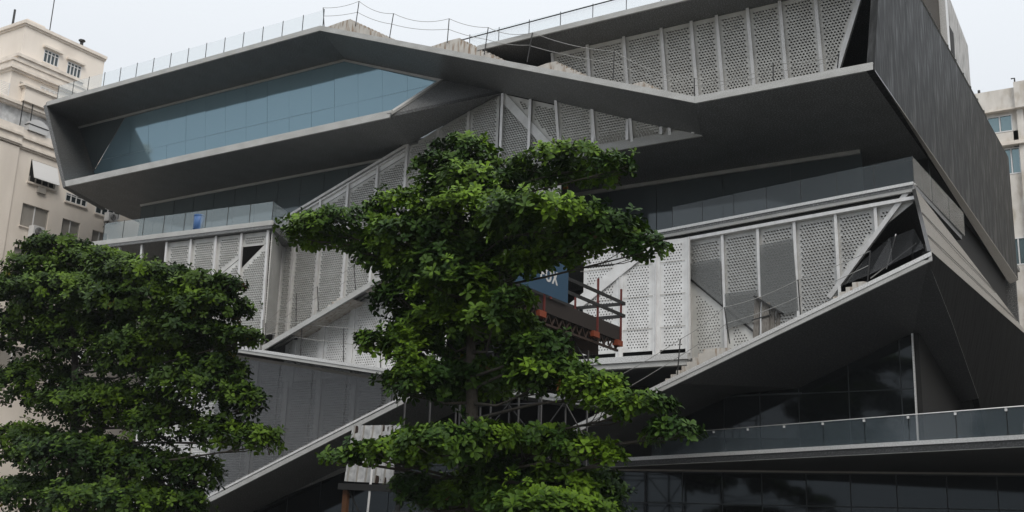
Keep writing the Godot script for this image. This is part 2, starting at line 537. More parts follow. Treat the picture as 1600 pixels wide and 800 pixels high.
func tree(called: String, label: String, base: Vector3, top: Vector3, pads: Array, seed_: int, size: float, trunk_r: float, light_tone: float) -> void:
	# pads: [centre, half width, half height, density]
	var t := thing(called, label, "tree", base)
	var r := RandomNumberGenerator.new()
	r.seed = seed_
	var st := SurfaceTool.new()
	st.begin(Mesh.PRIMITIVE_TRIANGLES)
	st.set_smooth_group(0)
	var path := []
	var rad := []
	for k in 9:
		var f := k / 8.0
		path.append(base.lerp(top, f) + Vector3(sin(f * 7.0 + seed_) * 0.18 * f, 0, cos(f * 5.0) * 0.15 * f))
		rad.append(trunk_r * (1.0 - 0.82 * f) + (0.18 if k == 0 else 0.0))
	tube(st, path, rad, 9)
	obj("trunk", done(st), M.bark, t)
	var nz := FastNoiseLite.new()
	nz.seed = seed_
	nz.frequency = 0.55
	var kinds: Array = [[], [], []]
	var cols: Array = [[], [], []]
	var picked := []
	var height := top.y - base.y
	for pd in pads:
		var c: Vector3 = pd[0]
		var a: float = pd[1]
		var h: float = pd[2]
		# a limb from the trunk, rising into the pad, with branchlets
		var s := SurfaceTool.new()
		s.begin(Mesh.PRIMITIVE_TRIANGLES)
		s.set_smooth_group(0)
		var f := clampf((c.y - base.y - 0.6) / height, 0.1, 0.96)
		var i0 := clampi(int(f * 8), 0, 7)
		var from: Vector3 = (path[i0] as Vector3).lerp(path[i0 + 1], f * 8 - i0)
		var br := trunk_r * lerpf(0.27, 0.12, f)
		var m1 := from.lerp(c, 0.5) + Vector3(r.randf_range(-0.35, 0.35), r.randf_range(-0.55, 0.25), r.randf_range(-0.4, 0.4))
		var tip := c + Vector3(0, -h * 0.35, 0)
		tube(s, [from, m1, tip], [br, br * 0.7, br * 0.4], 6)
		for k in 5:
			var w := r.randf() * TAU
			var far := c + Vector3(cos(w) * a * 0.85, -h * 0.1, sin(w) * a * 0.75)
			var b0 := m1.lerp(tip, r.randf_range(0.3, 1.0))
			tube(s, [b0, b0.lerp(far, 0.5) + Vector3(0, -0.12, 0), far], [br * 0.4, br * 0.28, 0.012], 5)
		obj("limb", done(s), M.bark, t)
		var count := int(a * a * 72.0 * float(pd[3])) + int(a * h * 105.0 * float(pd[3])) + 20
		for k in count:
			var w := r.randf() * TAU
			var rr := sqrt(r.randf())
			var up := r.randf() < 0.72
			var top_y := sqrt(maxf(0.0, 1.0 - rr * rr))
			var yy := (top_y * r.randf_range(0.55, 1.05)) if up else r.randf_range(-0.75, 0.5) * (0.3 + top_y * 0.7)
			var pos := c + Vector3(cos(w) * rr * a, yy * h, sin(w) * rr * a * 0.9)
			pos += Vector3(r.randf_range(-0.12, 0.12), r.randf_range(-0.1, 0.1), r.randf_range(-0.12, 0.12))
			if r.randf() < 0.13:      # stray sprays beyond the pad's edge
				var o := Vector3(cos(w) * a, top_y * h, sin(w) * a) * r.randf_range(0.05, 0.32)
				pos += o + Vector3(0, r.randf_range(-0.3, 0.15) * h, 0)
			if nz.get_noise_3dv(pos * 1.4) < -0.18 and r.randf() < 0.85: continue
			if nz.get_noise_3dv(pos * 3.1 + Vector3(9, 4, 1)) < -0.2 and r.randf() < 0.7: continue
			var lean := Vector3(cos(w) * rr, 1.1, sin(w) * rr) + Vector3(r.randf_range(-0.5, 0.5), r.randf_range(-0.2, 0.2), r.randf_range(-0.5, 0.5))
			if not up and yy < -0.2: lean.y *= 0.2
			lean = lean.normalized()
			var x := lean.cross(Vector3(sin(k * 1.3), 0.1, cos(k * 1.3))).normalized()
			var sc := size * r.randf_range(0.75, 1.25)
			var tr := Transform3D(Basis(x, lean, x.cross(lean)) * sc, pos)
			var g := r.randi() % 3
			kinds[g].append(tr)
			# random yellow-green to deep green clumps, contrast raised for top light and shade
			var y01 := clampf(0.5 + nz.get_noise_3dv(pos * 0.7 + Vector3(50, 0, 0)) * 0.9 + r.randf_range(-0.25, 0.25), 0, 1)
			var col := Color(0.019, 0.046, 0.008).lerp(Color(0.130, 0.225, 0.016), y01 * y01)
			col = Color(col.r * light_tone, col.g * light_tone, col.b * light_tone)  # dimmer light of the left tree put into its leaf colour
			if r.randf() < 0.002: col = [Color(0.16, 0.07, 0.02), Color(0.24, 0.20, 0.02), Color(0.10, 0.05, 0.025)][r.randi() % 3]
			cols[g].append(col)
			if up and rr > 0.25 and sin(w) > -0.3: picked.append(tr)
	for g in 3:
		var mm := MultiMesh.new()
		mm.transform_format = MultiMesh.TRANSFORM_3D
		mm.use_colors = true
		mm.mesh = M["rosette_%d" % g]
		mm.instance_count = kinds[g].size()
		for i in kinds[g].size():
			mm.set_instance_transform(i, kinds[g][i])
			mm.set_instance_color(i, cols[g][i])
		var mi := MultiMeshInstance3D.new()
		mi.name = "foliage" if g == 0 else "foliage_%03d" % g
		mi.multimesh = mm
		mi.material_override = M.leaf
		mi.set_meta("kind", "stuff")
		t.add_child(mi)
		mi.position = -base
	# the largest single leaves, on the sprays nearest the street
	picked.sort_custom(func(p, q): return p.origin.z > q.origin.z)
	for i in 280:
		var tr: Transform3D = picked[int(i * minf(1.0, picked.size() / 280.0 * 0.5)) if picked.size() > 560 else mini(i, picked.size() - 1)]
		var o := MeshInstance3D.new()
		o.mesh = M.one_leaf
		o.material_override = M["leaf_%d" % (i % 3)]
		o.name = "leaf" if i == 0 else "leaf_%03d" % i
		t.add_child(o)
		o.transform = Transform3D(tr.basis.rotated(tr.basis.y.normalized(), i * 2.4), tr.origin - base + tr.basis.y * 0.05)
	print(called, " sprays ", kinds[0].size() + kinds[1].size() + kinds[2].size())

# ------------------------------------------------------------------ the place
func _ready() -> void:
	rng.seed = 7
	var cam := Camera3D.new()
	cam.name = "camera"
	cam.fov = 25.61
	cam.near = 0.1
	cam.far = 2000
	cam.transform = Transform3D(Vector3(0.847849, 0.036066, -0.529010), Vector3(0.104897, 0.966557, 0.234016), Vector3(0.519759, -0.253902, 0.815711), Vector3(0, 1.6, 0))
	add_child(cam)
	cam.current = true

	var env := Environment.new()
	env.background_mode = Environment.BG_SKY
	var sky := Sky.new()
	var ps := ProceduralSkyMaterial.new()
	ps.sky_top_color = Color(1.34, 1.36, 1.38)
	ps.sky_horizon_color = Color(0.752, 0.772, 0.796)
	ps.sky_curve = 1.9
	ps.ground_bottom_color = Color(0.25, 0.25, 0.25)
	ps.ground_horizon_color = Color(0.6, 0.62, 0.64)
	ps.ground_curve = 0.05
	ps.sky_energy_multiplier = 1.0
	var clouds := noise_tex(0.006, Color(0, 0, 0, 1), Color(0.12, 0.12, 0.12, 1), 5, 5, 1024)
	clouds.height = 512
	ps.sky_cover = clouds
	sky.sky_material = ps
	env.sky = sky
	env.ambient_light_source = Environment.AMBIENT_SOURCE_SKY
	env.tonemap_mode = Environment.TONE_MAPPER_LINEAR
	env.tonemap_exposure = 1.13
	env.fog_enabled = true
	env.fog_density = 0.00016
	env.fog_light_color = Color(0.86, 0.88, 0.9)
	env.sdfgi_enabled = true
	env.ssao_enabled = true
	env.ssil_enabled = true
	var we := WorldEnvironment.new()
	we.name = "world"
	we.environment = env
	add_child(we)

	var sun := DirectionalLight3D.new()
	sun.name = "overcast_sun"
	sun.light_energy = 0.5
	sun.light_angular_distance = 30
	sun.light_color = Color(1, 0.98, 0.95)
	sun.shadow_enabled = true
	sun.rotation_degrees = Vector3(-44, 48, 0)
	add_child(sun)

	make_materials()
	cell_mesh.hood = make_cell("hood")
	cell_mesh.hole = make_cell("hole")
	for g in 3: M["rosette_%d" % g] = rosette(100 + g)
	var ls := SurfaceTool.new()
	ls.begin(Mesh.PRIMITIVE_TRIANGLES)
	ls.set_smooth_group(0)
	leaf_into(ls, Vector3.ZERO, Vector3(0.8, 0.6, 0).normalized(), Vector3.UP, 0.25, 0.14, 0.25)
	ls.generate_normals()
	M.one_leaf = ls.commit()

	street()
	museum()
	beige_building()
	white_building()
	works()
	trees()

func street() -> void:
	struct("ground", boxm(Vector3(-900, -1.0, -900), Vector3(900, -0.02, 900)), M.earth)
	struct("road", boxm(Vector3(-300, -0.016, -22), Vector3(300, 0.0, 6)), M.asphalt)
	struct("pavement", boxm(Vector3(-300, -0.016, -46), Vector3(300, 0.13, -22)), M.paving)
	struct("promenade", boxm(Vector3(-300, -0.016, 6), Vector3(300, 0.13, 30)), M.paving)
	struct("beach", boxm(Vector3(-400, -0.016, 30.01), Vector3(400, 0.05, 120)), M.sand)
	struct("sea", boxm(Vector3(-900, -0.016, 120.01), Vector3(900, 0.0, 900)), M.sea_water)
	var st := st_new()
	for k in 40:
		box(st, Vector3(-120 + k * 6, 0.0041, -8.1), Vector3(-117 + k * 6, 0.0081, -7.95))
	struct("lane_marking", done(st), M.line_paint)

func roofline(x: float) -> float:     # top of the long descending plate
	return 32.76 + (x + 44.95) * -0.381

func ramp_y(x: float) -> float:       # top of the lower right ramp
	return 14.31 + (x + 9.55) * 0.403

func lower_y(x: float) -> float:      # top of the left rising stair plate
	return 12.78 + (x + 47.3) * 0.398

func museum() -> void:
	var b := thing("museum_building", "large museum of folded grey concrete plates, perforated screens and blue glass", "building", Vector3(-40, 0, -50))
	var U := Vector3.UP
	# ---- halls behind the facade; inner walls near-black to carry the darkness
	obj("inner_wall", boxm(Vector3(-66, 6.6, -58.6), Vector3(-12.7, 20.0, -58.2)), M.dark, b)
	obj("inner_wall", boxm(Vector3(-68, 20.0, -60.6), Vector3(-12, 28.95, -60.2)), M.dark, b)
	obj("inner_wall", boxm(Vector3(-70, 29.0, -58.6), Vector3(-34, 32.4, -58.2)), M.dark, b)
	obj("side_wall", boxm(Vector3(-70, 0.2, -88), Vector3(-69.6, 25.5, -58.7)), M.soffit, b)
	obj("back_wall", boxm(Vector3(-73, 0.2, -88.4), Vector3(-11.9, 32.0, -88.02)), M.soffit, b)
	obj("floor_slab", boxm(Vector3(-66, 11.0, -58.1), Vector3(-22, 11.3, -52.0)), M.soffit, b)

	# ---- roof plate over the gallery and its long descending arm
	var y0 := 32.45
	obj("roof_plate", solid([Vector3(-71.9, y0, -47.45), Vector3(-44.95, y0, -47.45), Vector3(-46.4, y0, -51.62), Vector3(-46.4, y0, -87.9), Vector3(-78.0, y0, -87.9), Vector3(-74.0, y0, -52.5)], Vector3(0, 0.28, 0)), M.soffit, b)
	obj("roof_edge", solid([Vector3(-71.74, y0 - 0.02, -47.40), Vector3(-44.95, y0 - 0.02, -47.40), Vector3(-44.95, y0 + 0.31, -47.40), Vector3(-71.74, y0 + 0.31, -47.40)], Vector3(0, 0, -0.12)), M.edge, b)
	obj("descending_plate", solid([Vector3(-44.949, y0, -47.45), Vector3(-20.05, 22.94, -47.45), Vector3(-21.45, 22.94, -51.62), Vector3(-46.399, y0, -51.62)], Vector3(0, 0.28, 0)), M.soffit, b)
	obj("plate_edge", solid([Vector3(-44.949, y0 - 0.02, -47.40), Vector3(-20.05, 22.92, -47.40), Vector3(-20.05, 23.26, -47.40), Vector3(-44.949, y0 + 0.31, -47.40)], Vector3(0, 0, -0.12)), M.edge, b)
	# ---- gallery box: left blade, floor plate, folded end, glass
	obj("blade_wall", solid([Vector3(-71.80, 32.58, -47.42), Vector3(-68.02, 25.62, -47.42), Vector3(-70.05, 25.62, -52.45), Vector3(-73.80, 32.58, -52.45)], Vector3(-0.3, -0.12, 0.02)), M.soffit_pale, b)
	obj("gallery_floor", solid([Vector3(-68.0, 25.6, -47.45), Vector3(-38.95, 25.6, -47.45), Vector3(-40.6, 25.6, -51.5), Vector3(-38.0, 25.6, -52.6), Vector3(-38.0, 25.6, -60), Vector3(-71.5, 25.6, -60), Vector3(-70.0, 25.6, -52.45)], Vector3(0, 0.36, 0)), M.soffit, b)
	obj("gallery_floor_edge", solid([Vector3(-68.02, 25.58, -47.40), Vector3(-38.95, 25.58, -47.40), Vector3(-38.8, 26.02, -47.40), Vector3(-68.25, 26.02, -47.40)], Vector3(0, 0, -0.14)), M.edge, b)
	var ea := Vector3(-38.95, 25.6, -47.42)
	var eb := Vector3(-38.40, 29.42, -51.58)
	var ec := Vector3(-33.95, 27.72, -51.60)
	var ed := Vector3(-40.60, 25.6, -51.52)
	var st := st_new()
	prism(st, [ea, eb, ec], Vector3(-0.12, 0.25, -0.12))
	prism(st, [ea, ec, ed], Vector3(-0.12, 0.25, -0.12))
	prism(st, [eb + Vector3(0, -3.5, -0.3), eb + Vector3(0, 0, -0.3), ec + Vector3(0, 0, -0.3), ec + Vector3(0, -2.0, -0.3)], Vector3(0, 0, -0.1))
	obj("folded_end", done(st), M.soffit, b)
	obj("folded_end_edge", barm(ea + Vector3(0, 0.2, 0.02), eb + Vector3(0, 0.0, 0.05), 0.34, 0.14, Vector3(0, 0.6, 0.8)), M.edge, b)
	var gp := [Vector3(-72.300, 27.664, -52.090), Vector3(-38.6, 25.97, -52.3), Vector3(-38.35, 29.4, -51.877), Vector3(-46.4, 32.43, -51.5), Vector3(-67.969, 32.261, -51.521)]
	var xs := [-5.0]
	for k in 21: xs.append(-3.0 + k * 2.0)
	glazing(b, "gallery_glazing", gp, xs, [-0.1, 1.75, 8.0], M.blue_glass, M.joint, 0.007)
	glazing(b, "gallery_end_glazing", [Vector3(-70.0, 25.97, -52.3), Vector3(-72.376, 27.674, -52.089), Vector3(-68.042, 32.273, -51.519), Vector3(-73.3, 32.43, -51.5)], [-5.0, -1.0, 1.0, 9.0], [-0.1, 1.75, 8.0], M.sea_glass, M.dark_joint, 0.012)
	obj("glazing_head", boxm(Vector3(-73.3, 32.30, -51.48), Vector3(-46.4, 32.445, -51.40)), M.edge, b)
	obj("glazing_head", solid([Vector3(-46.4, 32.30, -51.48), Vector3(-38.4, 29.25, -51.48), Vector3(-38.4, 29.42, -51.48), Vector3(-46.4, 32.445, -51.48)], Vector3(0, 0, 0.08)), M.edge, b)
	# roof guard
	guard(b, Vector3(-71.0, 32.73, -47.7), Vector3(-45.0, 32.73, -47.7), 15, 1.25, M.guard_glass, 0.035)

	# ---- terrace under the gallery
	var ta := Vector3(-63.15, 20.2, -46.54)
	var tb := Vector3(-48.1, 20.2, -48.0)
	obj("terrace_slab", solid([ta + Vector3(0, 0.02, -0.03), tb + Vector3(0, 0.02, -0.03), Vector3(-50.4, 20.22, -53), Vector3(-50.4, 20.22, -58), Vector3(-68, 20.22, -58)], Vector3(0, 0.46, 0)), M.soffit, b)
	obj("terrace_edge", solid([ta + U * 0.22, tb + U * 0.22, tb + U * 0.52, ta + U * 0.52], Vector3(0.01, 0, -0.14)), M.edge, b)
	obj("terrace_edge", solid([tb + U * 0.22, Vector3(-50.4, 20.42, -53), Vector3(-50.4, 20.72, -53), tb + U * 0.52], Vector3(-0.14, 0, 0)), M.edge, b)
	guard(b, ta + Vector3(0.8, 0.51, -0.25), tb + Vector3(-0.12, 0.51, -0.1), 8, 1.25, M.guard_glass, 0.03)
	guard(b, tb + Vector3(-0.14, 0.51, -0.12), Vector3(-49.0, 20.71, -50.2), 1, 1.25, M.guard_glass, 0.0)
	xs = []
	for k in 16: xs.append(-0.5 + k * 2.05)
	glazing(b, "terrace_glazing", [Vector3(-66.6, 20.68, -52.95), Vector3(-41.5, 20.68, -52.95), Vector3(-41.5, 25.6, -52.95), Vector3(-66.6, 25.6, -52.95)], xs, [-0.1, 3.4, 5.2], M.sea_glass, M.dark_joint)
	obj("glazing_head", boxm(Vector3(-66.6, 25.44, -52.94), Vector3(-42.6, 25.595, -52.82)), M.edge, b)

	# ---- level over the middle: slab C, its set-back left half and its glass
	obj("upper_slab", solid([Vector3(-20.08, 22.93, -47.45), Vector3(-11.55, 22.93, -47.45), Vector3(-11.55, 22.93, -88), Vector3(-40, 22.93, -88), Vector3(-40, 22.93, -51.75), Vector3(-21.53, 22.93, -51.75)], Vector3(0, 0.3, 0)), M.soffit, b)
	obj("slab_edge", boxm(Vector3(-20.04, 22.91, -47.52), Vector3(-11.55, 23.27, -47.40)), M.edge, b)
	obj("slab_edge", boxm(Vector3(-32, 22.91, -51.76), Vector3(-21.45, 23.40, -51.62)), M.edge, b)
	xs = []
	for k in 9: xs.append(-0.2 + k * 1.92)
	glazing(b, "hall_glazing", [Vector3(-36, 17.5, -57.4), Vector3(-14.8, 17.5, -57.4), Vector3(-14.8, 22.93, -57.4), Vector3(-36, 22.93, -57.4)], [0.0, 3.1, 6.2, 9.3, 13.4, 17.3, 21.3], [-0.1, 5.6], M.hall_glass, M.dark_joint)
	obj("glazing_head", boxm(Vector3(-36, 22.72, -57.38), Vector3(-14.85, 22.925, -57.22)), M.edge, b)

	# ---- upper right hall: screens, roof, side wall
	var yr := 29.0
	obj("hall_roof", solid([Vector3(-33.6, yr, -48.32), Vector3(-11.9, yr, -48.32), Vector3(-11.9, yr, -88), Vector3(-41.0, yr, -88), Vector3(-36.4, yr, -56)], Vector3(0, 0.24, 0)), M.soffit, b)
	obj("hall_roof_edge", boxm(Vector3(-33.62, yr - 0.02, -48.38), Vector3(-11.85, yr + 0.27, -48.26)), M.edge, b)
	obj("hall_end_wall", solid([Vector3(-35.2, 23.2, -54), Vector3(-35.2, 29.0, -54), Vector3(-36, 29.0, -60), Vector3(-36, 23.2, -60)], Vector3(0.2, 0, 0)), M.rough_wall, b)
	var tops := []
	var bots := []
	for x in [-34.6, -32.3, -30.0, -27.75, -25.5, -23.27, -21.55, -20.13, -18.45, -16.75, -14.95]:
		if x > -30.5:
			tops.append(Vector3(x, 28.98, -50.66))
			bots.append(Vector3(x, 23.24, -51.81))
	screen_run(b, tops, bots, "hood", M.screen_dull)
	var sl := func(x: float, y: float) -> Vector3: return Vector3(x, y, -51.81 + (y - 23.24) * 0.2)
	screen(b, [sl.call(-14.92, 24.0), sl.call(-14.6, 24.0), sl.call(-12.6, 28.98), sl.call(-14.92, 28.98)], "hood", M.screen_dull)
	obj("screen_frame", barm(sl.call(-15.0, 23.24), sl.call(-12.55, 29.0), 0.24, 0.2), M.steel, b)
	obj("side_wall", solid([Vector3(-11.5, 22.9, -47.4), Vector3(-11.5, 31.4, -50.4), Vector3(-11.5, 31.4, -86.4), Vector3(-11.5, 22.0, -86.4)], Vector3(-0.35, 0, 0)), M.granite, b)
	for k in 6:
		obj("cladding_joint", boxm(Vector3(-11.502, 22.9 - 0.02 * k, -54.5 - k * 5.6), Vector3(-11.494, 31.38, -54.515 - k * 5.6)), M.dark_joint, b)
	obj("side_wall_fold", solid([Vector3(-11.49, 22.92, -47.5), Vector3(-11.48, 22.0, -86.3), Vector3(-12.1, 21.75, -86.3)], Vector3(0, -0.06, 0)), M.polished, b)
	obj("parapet_coping", solid([Vector3(-11.45, 31.40, -50.5), Vector3(-11.45, 31.40, -77.6), Vector3(-11.85, 32.1, -77.6), Vector3(-11.85, 32.1, -50.5)], Vector3(-0.5, 0, 0)), M.coping, b)
	for k in 11:
		var z := -54.0 - k * 2.3
		obj("coping_bolt", boxm(Vector3(-11.62, 31.62, z), Vector3(-11.52, 31.74, z - 0.14)), M.dark_steel, b)
	# stair core on the roof
	obj("stair_core", solid([Vector3(-13.2, 31.4, -74.7), Vector3(-13.2, 31.4, -82.9), Vector3(-13.2, 39.3, -82.9), Vector3(-13.2, 40.6, -76.0), Vector3(-13.2, 40.6, -74.7)], Vector3(-7, 0, 0)), M.core_wall, b)
	obj("core_pilaster", boxm(Vector3(-13.6, 31.4, -74.68), Vector3(-13.0, 41.0, -73.9)), M.coping, b)
	obj("core_annex", boxm(Vector3(-20, 31.4, -73.8), Vector3(-13.4, 40.5, -64)), M.rough_wall, b)
	obj("core_slot", boxm(Vector3(-13.22, 34.3, -77.2), Vector3(-13.17, 37.9, -75.9)), M.room, b)
	# railing on the hall roof
	guard(b, Vector3(-34.4, 29.25, -48.6), Vector3(-14.4, 29.25, -48.6), 10, 1.0, M.guard_glass, 0.03)
	obj("handrail", tubem([Vector3(-35.4, 30.0, -48.5), Vector3(-14.4, 30.32, -48.5)], 0.035), M.dark_steel, b)

	# ---- the stairs that lie on the descending plate
	flight(b, roofline, -45.9, -43.9, -43.3, -38.3, -48.3, -50.6, M.stair_concrete)
	flight(b, roofline, -37.6, -35.6, -34.9, -30.6, -48.3, -50.6, M.stair_concrete)
	flight(b, roofline, -30.2, -29.0, -28.4, -25.2, -48.3, -50.6, M.stair_concrete)
	flight(b, roofline, -24.4, -23.7, -23.2, -21.2, -48.3, -50.6, M.stair_concrete)

	# ---- middle screens, on the plane z = -51.7
	var zc := -51.72
	var V2 := func(x: float, y: float) -> Vector3: return Vector3(x, y, zc)
	var sy := func(x: float) -> float: return 21.98 + (x + 50.73) * 0.3567          # their raking top edge
	var px_tops := [-50.67, -49.70, -47.56, -45.34, -43.03, -40.80, -38.51, -36.30, -34.20]
	for i in px_tops.size() - 1:
		var xa: float = px_tops[i]
		var xb: float = px_tops[i + 1]
		var lift := 0.55 if i < 5 else 0.0
		var e0: float = sy.call(xa) - lift
		var e1: float = sy.call(xb) - lift
		var lo := 21.85 if i < 6 else 17.4
		if i > 0: post(b, V2.call(xa, lo - 0.1), V2.call(xa, sy.call(xa) + (0.75 if i > 4 else -0.1)))
		if e0 > lo + 0.1 or e1 > lo + 0.3:
			screen(b, [V2.call(xa + 0.03, lo), V2.call(xb - 0.03, lo), V2.call(xb - 0.03, e1), V2.call(xa + 0.03, maxf(e0, lo + 0.05))], "hood", M.screen)
		if i < 5:
			var tp := solid([V2.call(xa + 0.03, sy.call(xa) - 0.5), V2.call(xb - 0.03, sy.call(xb) - 0.5), V2.call(xb - 0.03, sy.call(xb) - 0.16), V2.call(xa + 0.03, sy.call(xa) - 0.16)], Vector3(0, 0, -0.05))
			obj("blank_panel", tp, M.screen_pale, b)
	obj("raking_beam", barm(V2.call(-51.0, sy.call(-51.0)) + Vector3(0, 0.06, 0.1), V2.call(-40.7, sy.call(-40.7)) + Vector3(0, 0.06, 0.1), 0.16, 0.3), M.steel, b)
	obj("raking_beam", barm(V2.call(-51.0, sy.call(-51.0)) + Vector3(0, -0.16, 0.06), V2.call(-40.7, sy.call(-40.7)) + Vector3(0, -0.16, 0.06), 0.10, 0.2), M.steel, b)
	obj("middle_ledge", boxm(V2.call(-51.2, 21.45) + Vector3(0, 0, -0.1), V2.call(-40.0, 21.82) + Vector3(0, 0, 0.3)), M.edge, b)
	# fold between the middle screens and those under the descending plate
	var fa := Vector3(-33.9, 27.7, -51.60)
	var fb := Vector3(-29.9, 23.3, -51.60)
	screen(b, [V2.call(-34.05, 17.4), V2.call(-29.9, 17.4), V2.call(-29.9, 23.1), V2.call(-34.05, 27.6)], "hood", M.screen)
	obj("fold_band", solid([fa + Vector3(0.1, 0, 0), fb, fb + Vector3(-0.62, 0.0, 0), fa + Vector3(-0.1, -0.55, 0)], Vector3(0, 0, -0.08)), M.screen_pale, b)
	var right_posts := [-33.9, -31.97, -29.94, -27.83, -25.72, -23.72, -21.9]
	for i in right_posts.size():
		var x: float = right_posts[i]
		var tp := roofline(x + 1.42) - 0.36
		post(b, V2.call(x, 23.35 if i > 1 else 18.0) + Vector3(0, 0, 0.06), V2.call(x, tp) + Vector3(0, 0, 0.06))
		if i + 1 < right_posts.size():
			var xb: float = right_posts[i + 1]
			var lo0 := 23.3
			var lo1 := 23.3
			if i == 0: lo0 = 27.7; lo1 = 25.55
			if i == 1: lo0 = 25.55
			screen(b, [V2.call(x + 0.03, lo0), V2.call(xb - 0.03, lo1), V2.call(xb - 0.03, roofline(xb + 1.42) - 0.36), V2.call(x + 0.03, tp)], "hood", M.screen_dull)
	obj("corner_sheet", solid([V2.call(-21.88, 23.3), V2.call(-20.6, 23.3), V2.call(-21.88, 23.78)], Vector3(0, 0, -0.05)), M.screen_dull, b)

	obj("inner_wall", solid([Vector3(-38.5, 17.4, -52.6), Vector3(-30, 17.4, -52.6), Vector3(-30, 23.4, -52.6), Vector3(-21.7, 23.4, -52.6), Vector3(-34, 28.2, -52.6), Vector3(-38.5, 28.2, -52.6)], Vector3(0, 0, -0.1)), M.dark, b)
	# ---- left screens hung below the terrace
	var LP := func(x: float, y: float) -> Vector3:      # their plane: turned with the terrace edge, leaning out a little
		return Vector3(x, y, -47.0 - (x + 63.15) * 0.0958 + (y - 20.2) * 0.04)
	var lx := [-62.6, -60.3, -58.05, -55.75, -53.5, -51.3, -49.2]
	var ltops := [-60.87, -58.90, -56.76, -54.72, -52.68, -50.64, -48.60]
	# crease from upper right to lower left
	var cr := func(x: float) -> float: return 19.9 + (x - (-48.63)) * 0.594
	for i in ltops.size():
		var x: float = ltops[i]
		post(b, LP.call(x, 13.2), LP.call(x, 20.2))
		if i + 1 < ltops.size() and i >= 2:
			var xb: float = ltops[i + 1]
			var ya: float = clampf(cr.call(x), 13.2, 19.7)
			var yb: float = clampf(cr.call(xb), 13.2, 19.7)
			if i < 5:
				screen(b, [LP.call(x + 0.03, ya + 0.03), LP.call(xb - 0.03, yb + 0.03), LP.call(xb - 0.03, 20.18), LP.call(x + 0.03, 20.18)], "hood", M.screen, 0.18)
				screen(b, [LP.call(x + 0.03, 13.3), LP.call(xb - 0.03, 13.3), LP.call(xb - 0.03, yb - 0.03), LP.call(x + 0.03, ya - 0.03)], "hood", M.screen, 0.16)
			else:   # here one corner panel is missing: a dark triangle stays open
				screen(b, [LP.call(x + 0.03, 19.35), LP.call(xb - 0.35, 19.35), LP.call(xb - 0.03, 19.75), LP.call(xb - 0.03, 20.18), LP.call(x + 0.03, 20.18)], "hood", M.screen, 0.12)
				screen(b, [LP.call(x + 0.03, 13.3), LP.call(xb - 0.03, 13.3), LP.call(xb - 0.03, 19.6), LP.call(x + 0.03, 18.0)], "hood", M.screen, 0.16)
		elif i < 2:
			pass
	# the return from that plane back to the middle screens
	var l6 := LP.call(ltops[6], 13.3) as Vector3
	var l6t := LP.call(ltops[6], 20.18) as Vector3
	screen(b, [l6 + Vector3(0.05, 0.4, 0), Vector3(-50.7, 14.6, zc), Vector3(-50.7, 21.2, zc), l6t + Vector3(0.05, 0, 0)], "hood", M.screen)
	obj("screen_sill", barm(LP.call(-64, 13.1) as Vector3, LP.call(ltops[6], 13.1) as Vector3, 0.35, 0.5, Vector3.UP), M.edge, b)
	# lower middle screens, down to the rising stair
	var mx := [-50.56, -49.55, -47.41, -45.16, -43.02, -40.4, -38.2]
	for i in mx.size():
		var x: float = mx[i]
		var lo: float = 14.05 + (x + 51.5) * 0.365 - 0.5
		post(b, V2.call(x, lo), V2.call(x, 21.45))
		if i + 1 < mx.size():
			var xb: float = mx[i + 1]
			var lo2: float = 14.05 + (xb + 51.5) * 0.365 - 0.5
			screen(b, [V2.call(x + 0.03, lo), V2.call(xb - 0.03, lo2), V2.call(xb - 0.03, 21.4), V2.call(x + 0.03, 21.4)], "hood", M.screen)
	obj("floor_slab", boxm(Vector3(-38.2, 17.0, -58), Vector3(-24, 17.3, -52.4)), M.soffit, b)

	# ---- rising stair plate on the left, and the white screens beneath it
	var s_a := Vector3(-47.35, lower_y(-47.35) - 0.3, -47.45)
	var s_b := Vector3(-33.5, lower_y(-33.5) - 0.3, -47.45)
	obj("rising_plate", solid([s_a, s_b, Vector3(-36.5, 18.62, -51.45), Vector3(-50.35, 13.32, -51.45)], Vector3(0, 0.27, 0)), M.soffit, b)
	obj("plate_edge", solid([s_a + Vector3(0, -0.02, 0.05), s_b + Vector3(0, -0.02, 0.05), s_b + Vector3(0, 0.3, 0.05), s_a + Vector3(0, 0.3, 0.05)], Vector3(0, 0, -0.12)), M.edge, b)
	flight(b, lower_y, -41.2, -42.0, -42.4, -46.6, -48.0, -50.6, M.stair_concrete)
	flight(b, lower_y, -35.4, -36.2, -36.8, -41.0, -48.0, -50.6, M.stair_concrete)
	var wy := func(x: float) -> float: return 13.15 + (x + 47.35) * 0.39      # top of the white screens
	obj("raking_beam", barm(Vector3(-47.9, wy.call(-47.9), -48.95), Vector3(-35.5, wy.call(-35.5), -48.95), 0.16, 0.2), M.steel, b)
	var wx := [-47.3, -46.4, -44.25, -42.05, -39.85, -37.65, -35.45]
	for i in wx.size() - 1:
		var x: float = wx[i]
		var xb: float = wx[i + 1]
		var xm := 0.15
		obj("wide_mullion", boxm(Vector3(xb - xm, 10.5, -49.12), Vector3(xb + xm, wy.call(xb - xm) - 0.12, -49.04)), M.screen_pale, b)
		screen(b, [Vector3(x + xm, 10.9, -49.14), Vector3(xb - xm, 10.9, -49.14), Vector3(xb - xm, wy.call(xb) - 0.1, -49.14), Vector3(x + xm, wy.call(x) - 0.1, -49.14)], "hole", M.screen_pale, 0.12)
	# ---- white screens to the right of the tree
	var w0 := [-28.49, -26.10, -24.00, -22.19]
